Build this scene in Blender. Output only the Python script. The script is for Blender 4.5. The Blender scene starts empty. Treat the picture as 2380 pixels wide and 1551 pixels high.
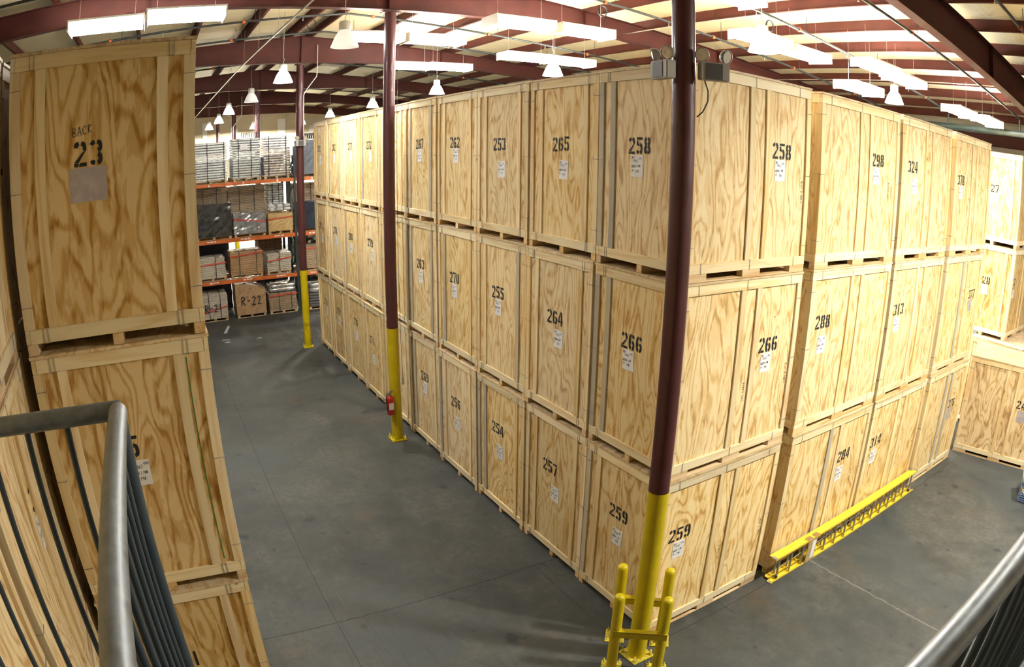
import bpy, bmesh, math, random
from mathutils import Vector, Matrix
random.seed(7)
PI = math.pi
SC = bpy.context.scene
COL = SC.collection
H = 2.2

# ------------------------------------------------------------------ mesh helper
class MB:
    def __init__(s):
        s.v = []; s.f = []; s.sm = []
    def add(s, vs, fs, smooth=False):
        b = len(s.v); s.v += [tuple(p) for p in vs]
        for f in fs:
            s.f.append(tuple(b + i for i in f)); s.sm.append(smooth)
        return s
    def box(s, x0, x1, y0, y1, z0, z1, M=None):
        vs = [Vector((x, y, z)) for x in (x0, x1) for y in (y0, y1) for z in (z0, z1)]
        if M: vs = [M @ p for p in vs]
        return s.add(vs, [(0, 1, 3, 2), (4, 6, 7, 5), (0, 4, 5, 1), (2, 3, 7, 6), (0, 2, 6, 4), (1, 5, 7, 3)])
    def prism(s, prof, axis, a, b):
        """profile of (p,q) points extruded along axis from a to b"""
        n = len(prof)
        def P(p, q, t):
            return {'x': (t, p, q), 'y': (p, t, q), 'z': (p, q, t)}[axis]
        vs = [P(p, q, a) for p, q in prof] + [P(p, q, b) for p, q in prof]
        fs = [(i, (i + 1) % n, n + (i + 1) % n, n + i) for i in range(n)]
        fs += [tuple(reversed(range(n))), tuple(range(n, 2 * n))]
        return s.add(vs, fs)
    def tube(s, pts, r, n=10, cap=True):
        pts = [Vector(p) for p in pts]
        rings = []
        up = None
        for i, p in enumerate(pts):
            if i == 0: d = pts[1] - pts[0]
            elif i == len(pts) - 1: d = pts[-1] - pts[-2]
            else: d = (pts[i + 1] - p).normalized() + (p - pts[i - 1]).normalized()
            d.normalize()
            if up is None:
                up = Vector((0, 0, 1)) if abs(d.z) < .9 else Vector((1, 0, 0))
            a = d.cross(up).normalized(); bb = a.cross(d).normalized(); up = bb
            rr = r[i] if isinstance(r, (list, tuple)) else r
            rings.append([p + (a * math.cos(t) + bb * math.sin(t)) * rr for t in [2 * PI * k / n for k in range(n)]])
        vs = [q for g in rings for q in g]
        fs = []
        for i in range(len(pts) - 1):
            for k in range(n):
                fs.append((i * n + k, i * n + (k + 1) % n, (i + 1) * n + (k + 1) % n, (i + 1) * n + k))
        s.add(vs, fs, True)
        if cap:
            s.add(rings[0], [tuple(reversed(range(n)))]); s.add(rings[-1], [tuple(range(n))])
        return s
    def lathe(s, prof, n=24, c=(0, 0, 0), M=None, cap=False):
        vs = []
        for r, z in prof:
            for k in range(n):
                t = 2 * PI * k / n
                p = Vector((c[0] + r * math.cos(t), c[1] + r * math.sin(t), c[2] + z))
                vs.append(M @ p if M else p)
        fs = []
        for i in range(len(prof) - 1):
            for k in range(n):
                fs.append((i * n + k, i * n + (k + 1) % n, (i + 1) * n + (k + 1) % n, (i + 1) * n + k))
        s.add(vs, fs, True)
        if cap:
            m = len(prof)
            s.add(vs[:n], [tuple(reversed(range(n)))]); s.add(vs[(m - 1) * n:], [tuple(range(n))])
        return s
    def mesh(s, name, mat, bevel=0):
        me = bpy.data.meshes.new(name)
        me.from_pydata(s.v, [], s.f)
        me.polygons.foreach_set('use_smooth', s.sm)
        if mat: me.materials.append(mat)
        bm = bmesh.new(); bm.from_mesh(me)
        bmesh.ops.recalc_face_normals(bm, faces=bm.faces)
        if bevel:
            es = [e for e in bm.edges if len(e.link_faces) == 2 and e.calc_face_angle(0) > .7]
            bmesh.ops.bevel(bm, geom=es, offset=bevel, segments=2, affect='EDGES', clamp_overlap=True)
        bm.to_mesh(me); bm.free(); me.update()
        return me

def put(name, me, parent=None, loc=(0, 0, 0), rz=0.0):
    o = bpy.data.objects.new(name, me); COL.objects.link(o)
    o.location = loc; o.rotation_euler = (0, 0, rz)
    if parent: o.parent = parent
    return o
def build(mb, name, mat, parent=None, bevel=0, loc=(0, 0, 0), rz=0.0):
    return put(name, mb.mesh(name, mat, bevel), parent, loc, rz)
def thing(name, label, cat, loc=(0, 0, 0), rz=0.0, group=None):
    o = bpy.data.objects.new(name, None); COL.objects.link(o)
    o.location = loc; o.rotation_euler = (0, 0, rz); o.empty_display_size = .2
    return tag(o, label, cat, group)
def tag(o, label, cat, group=None):
    o['label'] = label; o['category'] = cat
    if group: o['group'] = group
    return o
def struct(mb, name, mat, bevel=0, loc=(0, 0, 0)):
    o = build(mb, name, mat, None, bevel, loc); o['kind'] = 'structure'; return o

# ------------------------------------------------------------------ materials
def newmat(name):
    m = bpy.data.materials.new(name); m.use_nodes = True
    nt = m.node_tree; nt.nodes.clear()
    out = nt.nodes.new('ShaderNodeOutputMaterial')
    return m, nt, out
class NT:
    def __init__(s, nt): s.nt = nt
    def n(s, t, **k):
        x = s.nt.nodes.new(t)
        for a, b in k.items(): setattr(x, a, b)
        return x
    def l(s, a, b): s.nt.links.new(a, b)
    def val(s, sock, v):
        if hasattr(v, 'links') or hasattr(v, 'is_linked') or isinstance(v, bpy.types.NodeSocket): s.l(v, sock)
        else: sock.default_value = v
    def math(s, op, a, b=0.0, c=None, clamp=False):
        x = s.n('ShaderNodeMath', operation=op, use_clamp=clamp)
        s.val(x.inputs[0], a); s.val(x.inputs[1], b)
        if c is not None: s.val(x.inputs[2], c)
        return x.outputs[0]
    def mix(s, f, a, b, bt='MIX'):
        x = s.n('ShaderNodeMix', data_type='RGBA', blend_type=bt)
        s.val(x.inputs[0], f)
        s.val(x.inputs[6], a if isinstance(a, bpy.types.NodeSocket) else (*a, 1)[:4])
        s.val(x.inputs[7], b if isinstance(b, bpy.types.NodeSocket) else (*b, 1)[:4])
        return x.outputs[2]
    def ramp(s, f, stops, interp='LINEAR'):
        x = s.n('ShaderNodeValToRGB'); cr = x.color_ramp; cr.interpolation = interp
        while len(cr.elements) < len(stops): cr.elements.new(.5)
        for e, (p, c) in zip(cr.elements, stops):
            e.position = p; e.color = (*c, 1) if len(c) == 3 else c
        s.l(f, x.inputs[0]); return x.outputs[0]
    def maprange(s, f, a, b, c=0.0, d=1.0, smooth=False):
        x = s.n('ShaderNodeMapRange'); x.clamp = True
        if smooth: x.interpolation_type = 'SMOOTHSTEP'
        s.l(f, x.inputs[0])
        for i, v in zip((1, 2, 3, 4), (a, b, c, d)): x.inputs[i].default_value = v
        return x.outputs[0]
    def noise(s, vec, scale, detail=2.0, rough=.5, dist=0.0):
        x = s.n('ShaderNodeTexNoise'); s.l(vec, x.inputs['Vector'])
        x.inputs['Scale'].default_value = scale; x.inputs['Detail'].default_value = detail
        x.inputs['Roughness'].default_value = rough; x.inputs['Distortion'].default_value = dist
        return x.outputs['Fac']

def simple(name, col, rough=.6, metal=0.0, spec=.5, noise=0.0, nscale=8.0, emit=None, es=0.0, alpha=None, coat=0.0):
    m, nt, out = newmat(name); g = NT(nt)
    p = g.n('ShaderNodeBsdfPrincipled')
    p.inputs['Roughness'].default_value = rough; p.inputs['Metallic'].default_value = metal
    p.inputs['Specular IOR Level'].default_value = spec
    p.inputs['Coat Weight'].default_value = coat
    c = (*col, 1)
    if noise:
        tc = g.n('ShaderNodeTexCoord'); oi = g.n('ShaderNodeObjectInfo')
        va = g.n('ShaderNodeVectorMath', operation='ADD'); g.l(tc.outputs['Object'], va.inputs[0])
        vs = g.n('ShaderNodeVectorMath', operation='SCALE'); vs.inputs[0].default_value = (31, 17, 23); g.l(oi.outputs['Random'], vs.inputs['Scale'])
        g.l(vs.outputs[0], va.inputs[1])
        f = g.noise(va.outputs[0], nscale, 5, .6)
        lo = tuple(max(0, x * (1 - noise)) for x in col); hi = tuple(min(1, x * (1 + noise)) for x in col)
        g.l(g.mix(g.maprange(f, .3, .7), lo, hi), p.inputs['Base Color'])
        g.l(g.maprange(f, .3, .7, max(0.02, rough - .08), min(1, rough + .08)), p.inputs['Roughness'])
    else:
        p.inputs['Base Color'].default_value = c
    if emit:
        p.inputs['Emission Color'].default_value = (*emit, 1); p.inputs['Emission Strength'].default_value = es
    if alpha is not None: p.inputs['Alpha'].default_value = alpha
    g.l(p.outputs[0], out.inputs[0]); return m

def wood(name, axis, pale=(.88, .715, .41), mid=(.765, .53, .225), dark=(.49, .255, .07), ply=True, grey=0.0, freq=13.0, contrast=1.0, flame_scale=9.0, flame_amt=.30):
    """pine grain running along the given axis, laid out in the crate's own coordinates"""
    m, nt, out = newmat(name); g = NT(nt)
    tc = g.n('ShaderNodeTexCoord'); oi = g.n('ShaderNodeObjectInfo')
    off = g.n('ShaderNodeVectorMath', operation='SCALE'); off.inputs[0].default_value = (47.3, 31.7, 59.1)
    g.l(oi.outputs['Random'], off.inputs['Scale'])
    ad = g.n('ShaderNodeVectorMath', operation='ADD'); g.l(tc.outputs['Object'], ad.inputs[0]); g.l(off.outputs[0], ad.inputs[1])
    mp = g.n('ShaderNodeMapping'); g.l(ad.outputs[0], mp.inputs[0])
    k = .26 if ply else .07
    mp.inputs['Scale'].default_value = tuple(k if a == axis else 1.0 for a in 'xyz')
    v = mp.outputs[0]
    big = g.noise(v, 2.7 if ply else 5.0, 1.6, .5, .35)
    t = g.math('MULTIPLY', big, freq * 6.2832)
    fine = g.noise(v, 16.0, 2, .6)
    t = g.math('ADD', t, g.math('MULTIPLY', fine, 4.2))
    band = g.maprange(g.math('SINE', t), -.35, 1.0)
    band = g.math('POWER', band, 1.5)
    # broad flame patches of late wood
    flame = g.maprange(g.noise(v, flame_scale if ply else 9.0, 3, .7, .3), .50, .565, 0, 1, True)
    fib = nt.nodes.new('ShaderNodeMapping'); g.l(ad.outputs[0], fib.inputs[0])
    fib.inputs['Scale'].default_value = tuple(2.0 if a == axis else 90.0 for a in 'xyz')
    fibre = g.noise(fib.outputs[0], 1.0, 1, .5)
    f = g.math('MULTIPLY', band, .56 * contrast)
    f = g.math('ADD', f, g.math('MULTIPLY', flame, (flame_amt if ply else .16) * contrast))
    f = g.math('ADD', f, g.math('MULTIPLY', g.math('SUBTRACT', fibre, .5), .35))
    c = g.ramp(f, [(0.0, pale), (.48, mid), (1.0, dark)])
    # per-board tone
    wn = g.n('ShaderNodeTexWhiteNoise', noise_dimensions='1D'); g.l(g.math('MULTIPLY', oi.outputs['Random'], 91.7), wn.inputs['W'])
    tone = g.maprange(wn.outputs['Value'], 0, 1, .86, 1.08)
    hs = g.n('ShaderNodeHueSaturation'); g.l(c, hs.inputs['Color']); g.l(tone, hs.inputs['Value'])
    wn2 = g.n('ShaderNodeTexWhiteNoise', noise_dimensions='1D'); g.l(g.math('MULTIPLY', oi.outputs['Random'], 37.1), wn2.inputs['W'])
    g.l(g.maprange(wn2.outputs['Value'], 0, 1, .82, 1.06), hs.inputs['Saturation'])
    c = hs.outputs[0]
    # knots
    km = nt.nodes.new('ShaderNodeMapping'); g.l(ad.outputs[0], km.inputs[0])
    km.inputs['Scale'].default_value = tuple(.62 if a == axis else 1.0 for a in 'xyz')
    vo = g.n('ShaderNodeTexVoronoi'); vo.inputs['Scale'].default_value = 3.6; g.l(km.outputs[0], vo.inputs['Vector'])
    sep = g.n('ShaderNodeSeparateColor'); g.l(vo.outputs['Color'], sep.inputs[0])
    pick = g.maprange(sep.outputs[0], .66, .70)
    size = g.math('MULTIPLY_ADD', sep.outputs[1], .05, .035)
    rel = g.math('DIVIDE', vo.outputs['Distance'], size)
    kd = g.math('MULTIPLY', g.maprange(rel, 1.0, .55, 0, 1, True), pick)
    ring = g.math('MULTIPLY', g.maprange(rel, 2.6, 1.0, 0, .45, True), pick)
    c = g.mix(ring, c, mid)
    c = g.mix(kd, c, (.17, .065, .022))
    if grey:
        c = g.mix(g.math('MULTIPLY', g.maprange(g.noise(v, 3.0, 3), .2, .6, .55, 1.0), grey), c, (.40, .385, .34))
    p = g.n('ShaderNodeBsdfPrincipled'); p.inputs['Roughness'].default_value = .62
    p.inputs['Specular IOR Level'].default_value = .3
    g.l(c, p.inputs['Base Color'])
    bu = g.n('ShaderNodeBump'); bu.inputs['Strength'].default_value = .12; bu.inputs['Distance'].default_value = .01
    g.l(fibre, bu.inputs['Height']); g.l(bu.outputs[0], p.inputs['Normal'])
    g.l(p.outputs[0], out.inputs[0]); return m

W_PLY = wood('plywood_vertical', 'z')
W_PLY2 = wood('plywood_amber', 'z', pale=(.78, .59, .30), mid=(.64, .42, .15), dark=(.43, .22, .05), freq=12.0, contrast=1.15, flame_scale=7.0, flame_amt=.34)
W_LID = wood('plywood_lid', 'x', pale=(.76, .60, .37), mid=(.66, .48, .26), dark=(.50, .33, .15))
W_X = wood('pine_rail_x', 'x', pale=(.90, .77, .50), mid=(.81, .63, .34), ply=False, freq=4.0, contrast=.8)
W_Y = wood('pine_rail_y', 'y', pale=(.90, .77, .50), mid=(.81, .63, .34), ply=False, freq=4.0, contrast=.8)
W_Z = wood('pine_batten', 'z', ply=False, freq=4.0, contrast=.8)
W_G = wood('pine_batten_weathered', 'z', ply=False, freq=4.0, contrast=.6, grey=.92)
W_SK = wood('pine_skid', 'x', pale=(.80, .58, .31), mid=(.70, .46, .20), dark=(.52, .29, .10), ply=False, freq=4.0)
M_WIRE = simple('galvanised_wire', (.30, .28, .29), .45, .7)
M_INK = simple('stencil_ink', (.012, .013, .018), .7)
M_PEN = simple('pen_ink', (.03, .032, .06), .7)
M_PAPER = simple('paper', (.86, .86, .88), .55, noise=.05, nscale=14)
M_PAPERL = simple('plastic_sleeve', (.62, .56, .58), .25, noise=.1, nscale=10, alpha=.62)
M_MAROON = simple('maroon_primer', (.072, .019, .015), .6, spec=.25, noise=.22, nscale=2.4)
M_PURLIN = simple('maroon_purlin', (.095, .026, .019), .65, spec=.25, noise=.2, nscale=2.0)
M_COLUMN = simple('maroon_column_paint', (.075, .017, .020), .42, noise=.16, nscale=3.0, coat=.15)
M_YELLOW = simple('safety_yellow_paint', (.60, .47, .003), .38, noise=.1, nscale=5, coat=.2)
M_YDIRTY = simple('safety_yellow_scuffed', (.60, .50, .05), .6, noise=.5, nscale=28)
M_BLACKP = simple('sprinkler_pipe_paint', (.030, .036, .036), .45, noise=.2, nscale=5)
M_GREENP = simple('main_pipe_paint', (.035, .055, .05), .4, noise=.2, nscale=3)
M_ORANGEC = simple('orange_clamp', (.62, .13, .03), .5)
M_GALV = simple('galvanised_steel', (.26, .285, .31), .46, .65, noise=.22, nscale=30)
M_GALVP = simple('conduit_steel', (.66, .63, .58), .32, .85)
M_BARS = simple('slate_painted_bars', (.06, .085, .11), .5, .1, noise=.12, nscale=12)
M_WHITE = simple('white_enamel', (.82, .82, .80), .4)
M_GREYP = simple('grey_plastic', (.42, .40, .37), .5)
M_DGREY = simple('dark_grey_plastic', (.09, .085, .09), .5)
M_CHROME = simple('lamp_chrome', (.75, .74, .70), .15, 1.0)
M_LENS = simple('lamp_lens_glass', (.62, .60, .55), .12, .2, coat=.6)
M_GLOW = simple('lit_reflector', (.9, .9, .88), .4, emit=(1, .98, .93), es=7.0)
M_DIM = simple('unlit_reflector_glow', (.74, .74, .70), .3, emit=(1, .95, .85), es=.25)  # lamp is off; faint emission stands in for neighbouring fixture light shining through
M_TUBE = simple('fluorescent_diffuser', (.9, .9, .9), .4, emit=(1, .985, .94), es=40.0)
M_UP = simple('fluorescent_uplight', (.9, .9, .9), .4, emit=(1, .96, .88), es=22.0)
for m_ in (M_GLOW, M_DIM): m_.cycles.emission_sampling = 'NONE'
M_RED = simple('extinguisher_red', (.50, .012, .012), .3, coat=.4)
M_ORANGE = simple('rack_orange', (.66, .155, .03), .5, noise=.15, nscale=4)
M_DGREEN = simple('rack_dark_green', (.018, .032, .036), .5)
M_KRAFT = simple('cardboard', (.47, .30, .155), .6, noise=.12, nscale=6)
M_TANBOX = simple('tan_carton', (.62, .44, .20), .6, noise=.08, nscale=5)
M_FOIL = simple('silver_wrap', (.72, .72, .74), .22, .75, noise=.25, nscale=9)
M_SILVER = simple('aluminium_planks', (.62, .64, .64), .35, .35, noise=.2, nscale=12)
M_CLEAR = simple('grey_stretch_wrap', (.30, .31, .34), .16, .1, noise=.4, nscale=7, coat=.6)
M_BLACKW = simple('black_stretch_wrap', (.035, .04, .048), .15, .0, noise=.5, nscale=6, coat=.7)
M_BROWNB = simple('brown_board_bundle', (.36, .27, .17), .55, noise=.25, nscale=9)
M_PALEB = simple('pale_board_bundle', (.56, .51, .43), .45, noise=.2, nscale=11)
M_NAVY = simple('navy_fabric', (.02, .028, .05), .8, noise=.4, nscale=9)
M_TOTE = simple('blue_grey_tote', (.17, .19, .235), .7, noise=.25, nscale=14)
M_REDT = simple('red_tape', (.72, .08, .05), .4)
M_BLK = simple('black_strap', (.012, .012, .014), .5)
M_TEAL = simple('teal_quilt', (.28, .56, .58), .85, noise=.15, nscale=18)
M_BLUEQ = simple('blue_quilt', (.12, .19, .36), .85, noise=.35, nscale=18)
M_CREAMQ = simple('cream_quilt', (.74, .70, .55), .85, noise=.1, nscale=18)
M_FIBER = simple('ladder_yellow_fibreglass', (.84, .62, .045), .35, noise=.08, nscale=9, coat=.3)
M_ALU = simple('ladder_aluminium', (.50, .50, .49), .35, .8)
M_PALLET = simple('pallet_wood', (.50, .37, .21), .7, noise=.25, nscale=10)
M_DECK = simple('mezzanine_concrete', (.25, .25, .25), .7, noise=.2)

def floor_mat():
    m, nt, out = newmat('sealed_concrete'); g = NT(nt)
    tc = g.n('ShaderNodeTexCoord'); P = tc.outputs['Object']
    sp = g.n('ShaderNodeSeparateXYZ'); g.l(P, sp.inputs[0]); X, Y = sp.outputs[0], sp.outputs[1]
    a = g.noise(P, .45, 6, .6, .6); b = g.noise(P, 2.2, 5, .65, .4); c = g.noise(P, 11, 4, .6)
    base = g.ramp(g.math('ADD', g.math('MULTIPLY', a, .55), g.math('MULTIPLY', b, .45)),
                  [(.36, (.030, .034, .034)), (.46, (.056, .060, .058)), (.55, (.086, .088, .082)), (.66, (.125, .122, .110))])
    base = g.mix(g.maprange(c, .4, .65, 0, .5), base, (.052, .055, .054))
    w = g.noise(P, .8, 4, .6)
    base = g.mix(g.maprange(w, .56, .72, 0, .5), base, (.105, .080, .052))
    base = g.mix(g.maprange(g.noise(P, .33, 3), .50, .64, 0, .55), base, (.058, .070, .076))
    def spots(scale, wob_, d0, d1, keep, amt):
        vo = g.n('ShaderNodeTexVoronoi'); vo.inputs['Scale'].default_value = scale
        wv = g.n('ShaderNodeVectorMath', operation='ADD'); g.l(P, wv.inputs[0])
        nv = g.n('ShaderNodeTexNoise'); nv.inputs['Scale'].default_value = scale * 3.2; nv.inputs['Detail'].default_value = 3; g.l(P, nv.inputs['Vector'])
        sc = g.n('ShaderNodeVectorMath', operation='SCALE'); sc.inputs['Scale'].default_value = wob_; g.l(nv.outputs['Color'], sc.inputs[0])
        g.l(sc.outputs[0], wv.inputs[1]); g.l(wv.outputs[0], vo.inputs['Vector'])
        se = g.n('ShaderNodeSeparateColor'); g.l(vo.outputs['Color'], se.inputs[0])
        return g.math('MULTIPLY', g.maprange(vo.outputs['Distance'], d0, d1, 0, amt, True), g.math('GREATER_THAN', se.outputs[0], keep))
    base = g.mix(spots(1.1, .30, .16, .07, .45, .62), base, (.016, .019, .026))
    base = g.mix(spots(2.6, .16, .17, .08, .55, .5), base, (.022, .025, .032))
    for ang, s1, s2 in ((.5, 2.2, .14), (-.9, 3.4, .2)):
        mp = g.n('ShaderNodeMapping'); g.l(P, mp.inputs[0]); mp.inputs['Rotation'].default_value = (0, 0, ang)
        mp.inputs['Scale'].default_value = (s1 * 3, s2 * 3, 1)
        mk = g.maprange(g.noise(mp.outputs[0], 1.6, 5, .7, .5), .60, .70, 0, .28)
        base = g.mix(mk, base, (.028, .030, .034))
    # scratches (pale)
    mp = g.n('ShaderNodeMapping'); g.l(P, mp.inputs[0]); mp.inputs['Rotation'].default_value = (0, 0, -.7); mp.inputs['Scale'].default_value = (30, 1.2, 1)
    base = g.mix(g.maprange(g.noise(mp.outputs[0], 1.0, 3, .6), .66, .74, 0, .3), base, (.20, .195, .18))
    # joints
    wob = g.math('MULTIPLY', g.math('SUBTRACT', g.noise(P, 7, 4, .7), .5), .07)
    def joint(coord, at, wdt, wob_on=0.0, lo=None, hi=None, other=None, s=.75):
        d = g.math('ABSOLUTE', g.math('ADD', g.math('SUBTRACT', coord, at), g.math('MULTIPLY', wob, wob_on)))
        f = g.maprange(d, wdt, wdt * .35, 0, s)
        if lo is not None:
            f = g.math('MULTIPLY', f, g.math('MULTIPLY', g.math('GREATER_THAN', other, lo), g.math('LESS_THAN', other, hi)))
        return f
    J = [joint(X, -3.27, .007), joint(Y, 8.53, .008, .3), joint(Y, 2.1, .012, 1.0), joint(X, -.33, .011, .6, -20, 2.1, Y, .5),
         joint(Y, -.17, .010, .4, .1, 30, X, .6), joint(Y, 14.9, .009, .3), joint(X, 9.9, .01)]
    f = J[0]
    for j in J[1:]: f = g.math('MAXIMUM', f, j)
    base = g.mix(f, base, (.011, .011, .01))
    base = g.mix(joint(Y, 4.05, .012, .6, -20, -.1, X, .35), base, (.10, .035, .025))
    base = g.mix(joint(X, 3.15, .022, 1.6, -20, -.2, Y, .45), base, (.25, .245, .22))
    p = g.n('ShaderNodeBsdfPrincipled'); g.l(base, p.inputs['Base Color'])
    g.l(g.maprange(b, .3, .7, .50, .72), p.inputs['Roughness']); p.inputs['Specular IOR Level'].default_value = .3
    bu = g.n('ShaderNodeBump'); bu.inputs['Strength'].default_value = .25; bu.inputs['Distance'].default_value = .01
    g.l(g.math('SUBTRACT', g.math('MULTIPLY', c, .2), f), bu.inputs['Height']); g.l(bu.outputs[0], p.inputs['Normal'])
    g.l(p.outputs[0], out.inputs[0]); return m

def roof_mat():
    m, nt, out = newmat('roof_insulation_facing'); g = NT(nt)
    tc = g.n('ShaderNodeTexCoord'); P = tc.outputs['Object']
    sp = g.n('ShaderNodeSeparateXYZ'); g.l(P, sp.inputs[0])
    n = g.noise(P, 1.2, 4, .6)
    seam = g.math('ABSOLUTE', g.math('SUBTRACT', g.math('FRACT', g.math('DIVIDE', sp.outputs[1], 1.22)), .5))
    c = g.mix(g.maprange(n, .3, .7), (.80, .74, .52), (.88, .82, .60))
    c = g.mix(g.maprange(seam, .02, .005, 0, .3), c, (.6, .55, .42))
    p = g.n('ShaderNodeBsdfPrincipled'); g.l(c, p.inputs['Base Color']); p.inputs['Roughness'].default_value = .5
    bu = g.n('ShaderNodeBump'); bu.inputs['Strength'].default_value = .4; bu.inputs['Distance'].default_value = .03
    g.l(g.noise(P, 3.5, 3, .5, .4), bu.inputs['Height']); g.l(bu.outputs[0], p.inputs['Normal'])
    g.l(p.outputs[0], out.inputs[0]); return m

# ------------------------------------------------------------------ camera (full-frame fisheye lens, equisolid)
cd = bpy.data.cameras.new('camera'); cam = bpy.data.objects.new('camera', cd); COL.objects.link(cam); SC.camera = cam
cam.location = (-4.68492886, -4.65244225, 5.65412207)
cam.rotation_euler = [math.radians(a) for a in (74.53590327, -.53630683, -30.19075052)]
cd.type = 'PANO'; cd.panorama_type = 'FISHEYE_EQUISOLID'
cd.sensor_fit = 'HORIZONTAL'; cd.sensor_width = 36; cd.sensor_height = 36 * 1551 / 2380
cd.fisheye_lens = 36 * 1577.397 / 2380; cd.fisheye_fov = PI
cd.clip_start = .05; cd.clip_end = 200

# ------------------------------------------------------------------ shell
XR = -.45                                   # ridge line
def roof(x): return 9.17 - .083 * abs(x - XR)
X0, X1, Y0, Y1 = -16.0, 17.6, -12.0, 38.4
struct(MB().box(X0 - .2, X1 + .2, Y0 - .2, Y1 + .2, -.2, 0), 'floor', floor_mat())
RM = roof_mat()
mb = MB()
T = .24
pr_ = [(X0 - .2, roof(X0 - .2) + T), (XR, 9.17 + T), (X1 + .2, roof(X1 + .2) + T)]
mb.prism([(a, b) for a, b in pr_] + [(a, b + .12) for a, b in reversed(pr_)], 'y', Y0 - .2, Y1 + .2)
struct(mb, 'ceiling', RM)
M_WALLT = simple('tan_wallboard', (.62, .52, .35), .7, noise=.08, nscale=.8)
M_WALLG = simple('grey_wall_panel', (.46, .45, .42), .6, noise=.08, nscale=.8)
M_STUDW = simple('white_wall_strip', (.80, .78, .72), .6)
def wallprof(a, b): return
struct(MB().add([(X0, Y1, 0), (X1, Y1, 0), (X1, Y1, roof(X1) + T), (XR, Y1, 9.17 + T), (X0, Y1, roof(X0) + T),
                 (X0, Y1 + .2, 0), (X1, Y1 + .2, 0), (X1, Y1 + .2, roof(X1) + T), (XR, Y1 + .2, 9.17 + T), (X0, Y1 + .2, roof(X0) + T)],
                [(0, 1, 2, 3, 4), (9, 8, 7, 6, 5), (0, 5, 6, 1), (1, 6, 7, 2), (2, 7, 8, 3), (3, 8, 9, 4), (4, 9, 5, 0)]), 'wall_back', M_WALLT)
struct(MB().add([(X0, Y0, 0), (X1, Y0, 0), (X1, Y0, roof(X1) + T), (XR, Y0, 9.17 + T), (X0, Y0, roof(X0) + T),
                 (X0, Y0 - .2, 0), (X1, Y0 - .2, 0), (X1, Y0 - .2, roof(X1) + T), (XR, Y0 - .2, 9.17 + T), (X0, Y0 - .2, roof(X0) + T)],
                [(0, 1, 2, 3, 4), (9, 8, 7, 6, 5), (0, 5, 6, 1), (1, 6, 7, 2), (2, 7, 8, 3), (3, 8, 9, 4), (4, 9, 5, 0)]), 'wall_front', M_WALLT)
struct(MB().box(X0 - .2, X0, Y0, Y1, 0, roof(X0) + T), 'wall_left', M_WALLT)
struct(MB().box(X1, X1 + .2, Y0, Y1, 0, roof(X1) + T), 'wall_right', M_WALLG)
struct(MB().box(X1 - .22, X1, Y0, Y1, 7.12, 7.5), 'trim_1', M_MAROON)
# pale pilasters and a horizontal strip on the far wall
for i, x in enumerate((-8.2, -6.0, -4.4, -2.9, -1.6, .2, 1.7, 3.3, 5.4)):
    struct(MB().box(x, x + (.5 if i % 2 else .3), Y1 - .05, Y1, 0, 8.6 - (i % 3) * .5), 'trim_%d' % (i + 2), M_STUDW)
struct(MB().box(-12, 8, Y1 - .07, Y1 - .05, 6.9, 7.15), 'trim_11', M_STUDW)

# rafters
FR = [-.2, 7.2, 14.6, 22.0, 29.4, 36.8]
def rafter(y, depth_fn, x0, x1):
    xs = sorted(set([x0, x1, XR] + [x for x in (XR - 4.4, XR + 4.4) if x0 < x < x1]))
    top = [(x, roof(x)) for x in xs]; bot = [(x, depth_fn(x)) for x in xs]
    mb = MB()
    def slab(line0, line1, ya, yb):
        n = len(line0)
        vs = [(x, ya, z) for x, z in line0] + [(x, ya, z) for x, z in line1] + [(x, yb, z) for x, z in line0] + [(x, yb, z) for x, z in line1]
        fs = []
        for i in range(n - 1):
            fs += [(i, i + 1, n + i + 1, n + i), (2 * n + i, 3 * n + i, 3 * n + i + 1, 2 * n + i + 1), (i, 2 * n + i, 2 * n + i + 1, i + 1), (n + i, n + i + 1, 3 * n + i + 1, 3 * n + i)]
        fs += [(0, n, 3 * n, 2 * n), (n - 1, 3 * n - 1, 4 * n - 1, 2 * n - 1)]
        mb.add(vs, fs)
    slab([(x, z - .012) for x, z in top], [(x, z + .012) for x, z in bot], y - .005, y + .005)
    slab(top, [(x, z - .014) for x, z in top], y - .1, y + .1)
    slab([(x, z + .014) for x, z in bot], bot, y - .1, y + .1)
    for x in (XR - 4.4, XR, XR + 4.4, XR + 8.6):
        if x0 < x < x1: mb.box(x - .006, x + .006, y - .09, y + .09, depth_fn(x) + .012, roof(x) - .014)
    return struct(mb, 'roof_beam', M_MAROON)
def d_mid(x):
    return 8.36 if abs(x - XR) <= 4.41 else roof(x) - .445
def d_near(x): return roof(x) - .66
for i, y in enumerate(FR):
    rafter(y, d_near if i == 0 else d_mid, X0, X1)
rafter(-7.6, d_mid, X0, X1)
# small black bolt clips on the lower flanges
# purlins (Z section), each one bay to bay
pur = [XR - .33, XR + .33] + [2.89 - 1.47, 2.89] + [4.36 + 1.47 * k for k in range(9)] + [-2.2 - 1.47 * k for k in range(9)]
for x in pur:
    z0 = roof(x); s = 1 if x > XR else -1
    mb = MB().box(x - .004, x + .004, Y0, Y1, z0 + .003, z0 + .24).box(min(x, x - s * .065), max(x, x - s * .065), Y0, Y1, z0 + .003, z0 + .010).box(min(x, x + s * .065), max(x, x + s * .065), Y0, Y1, z0 + .225, z0 + .235)
    struct(mb, 'purlin_beam', M_PURLIN)

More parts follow.
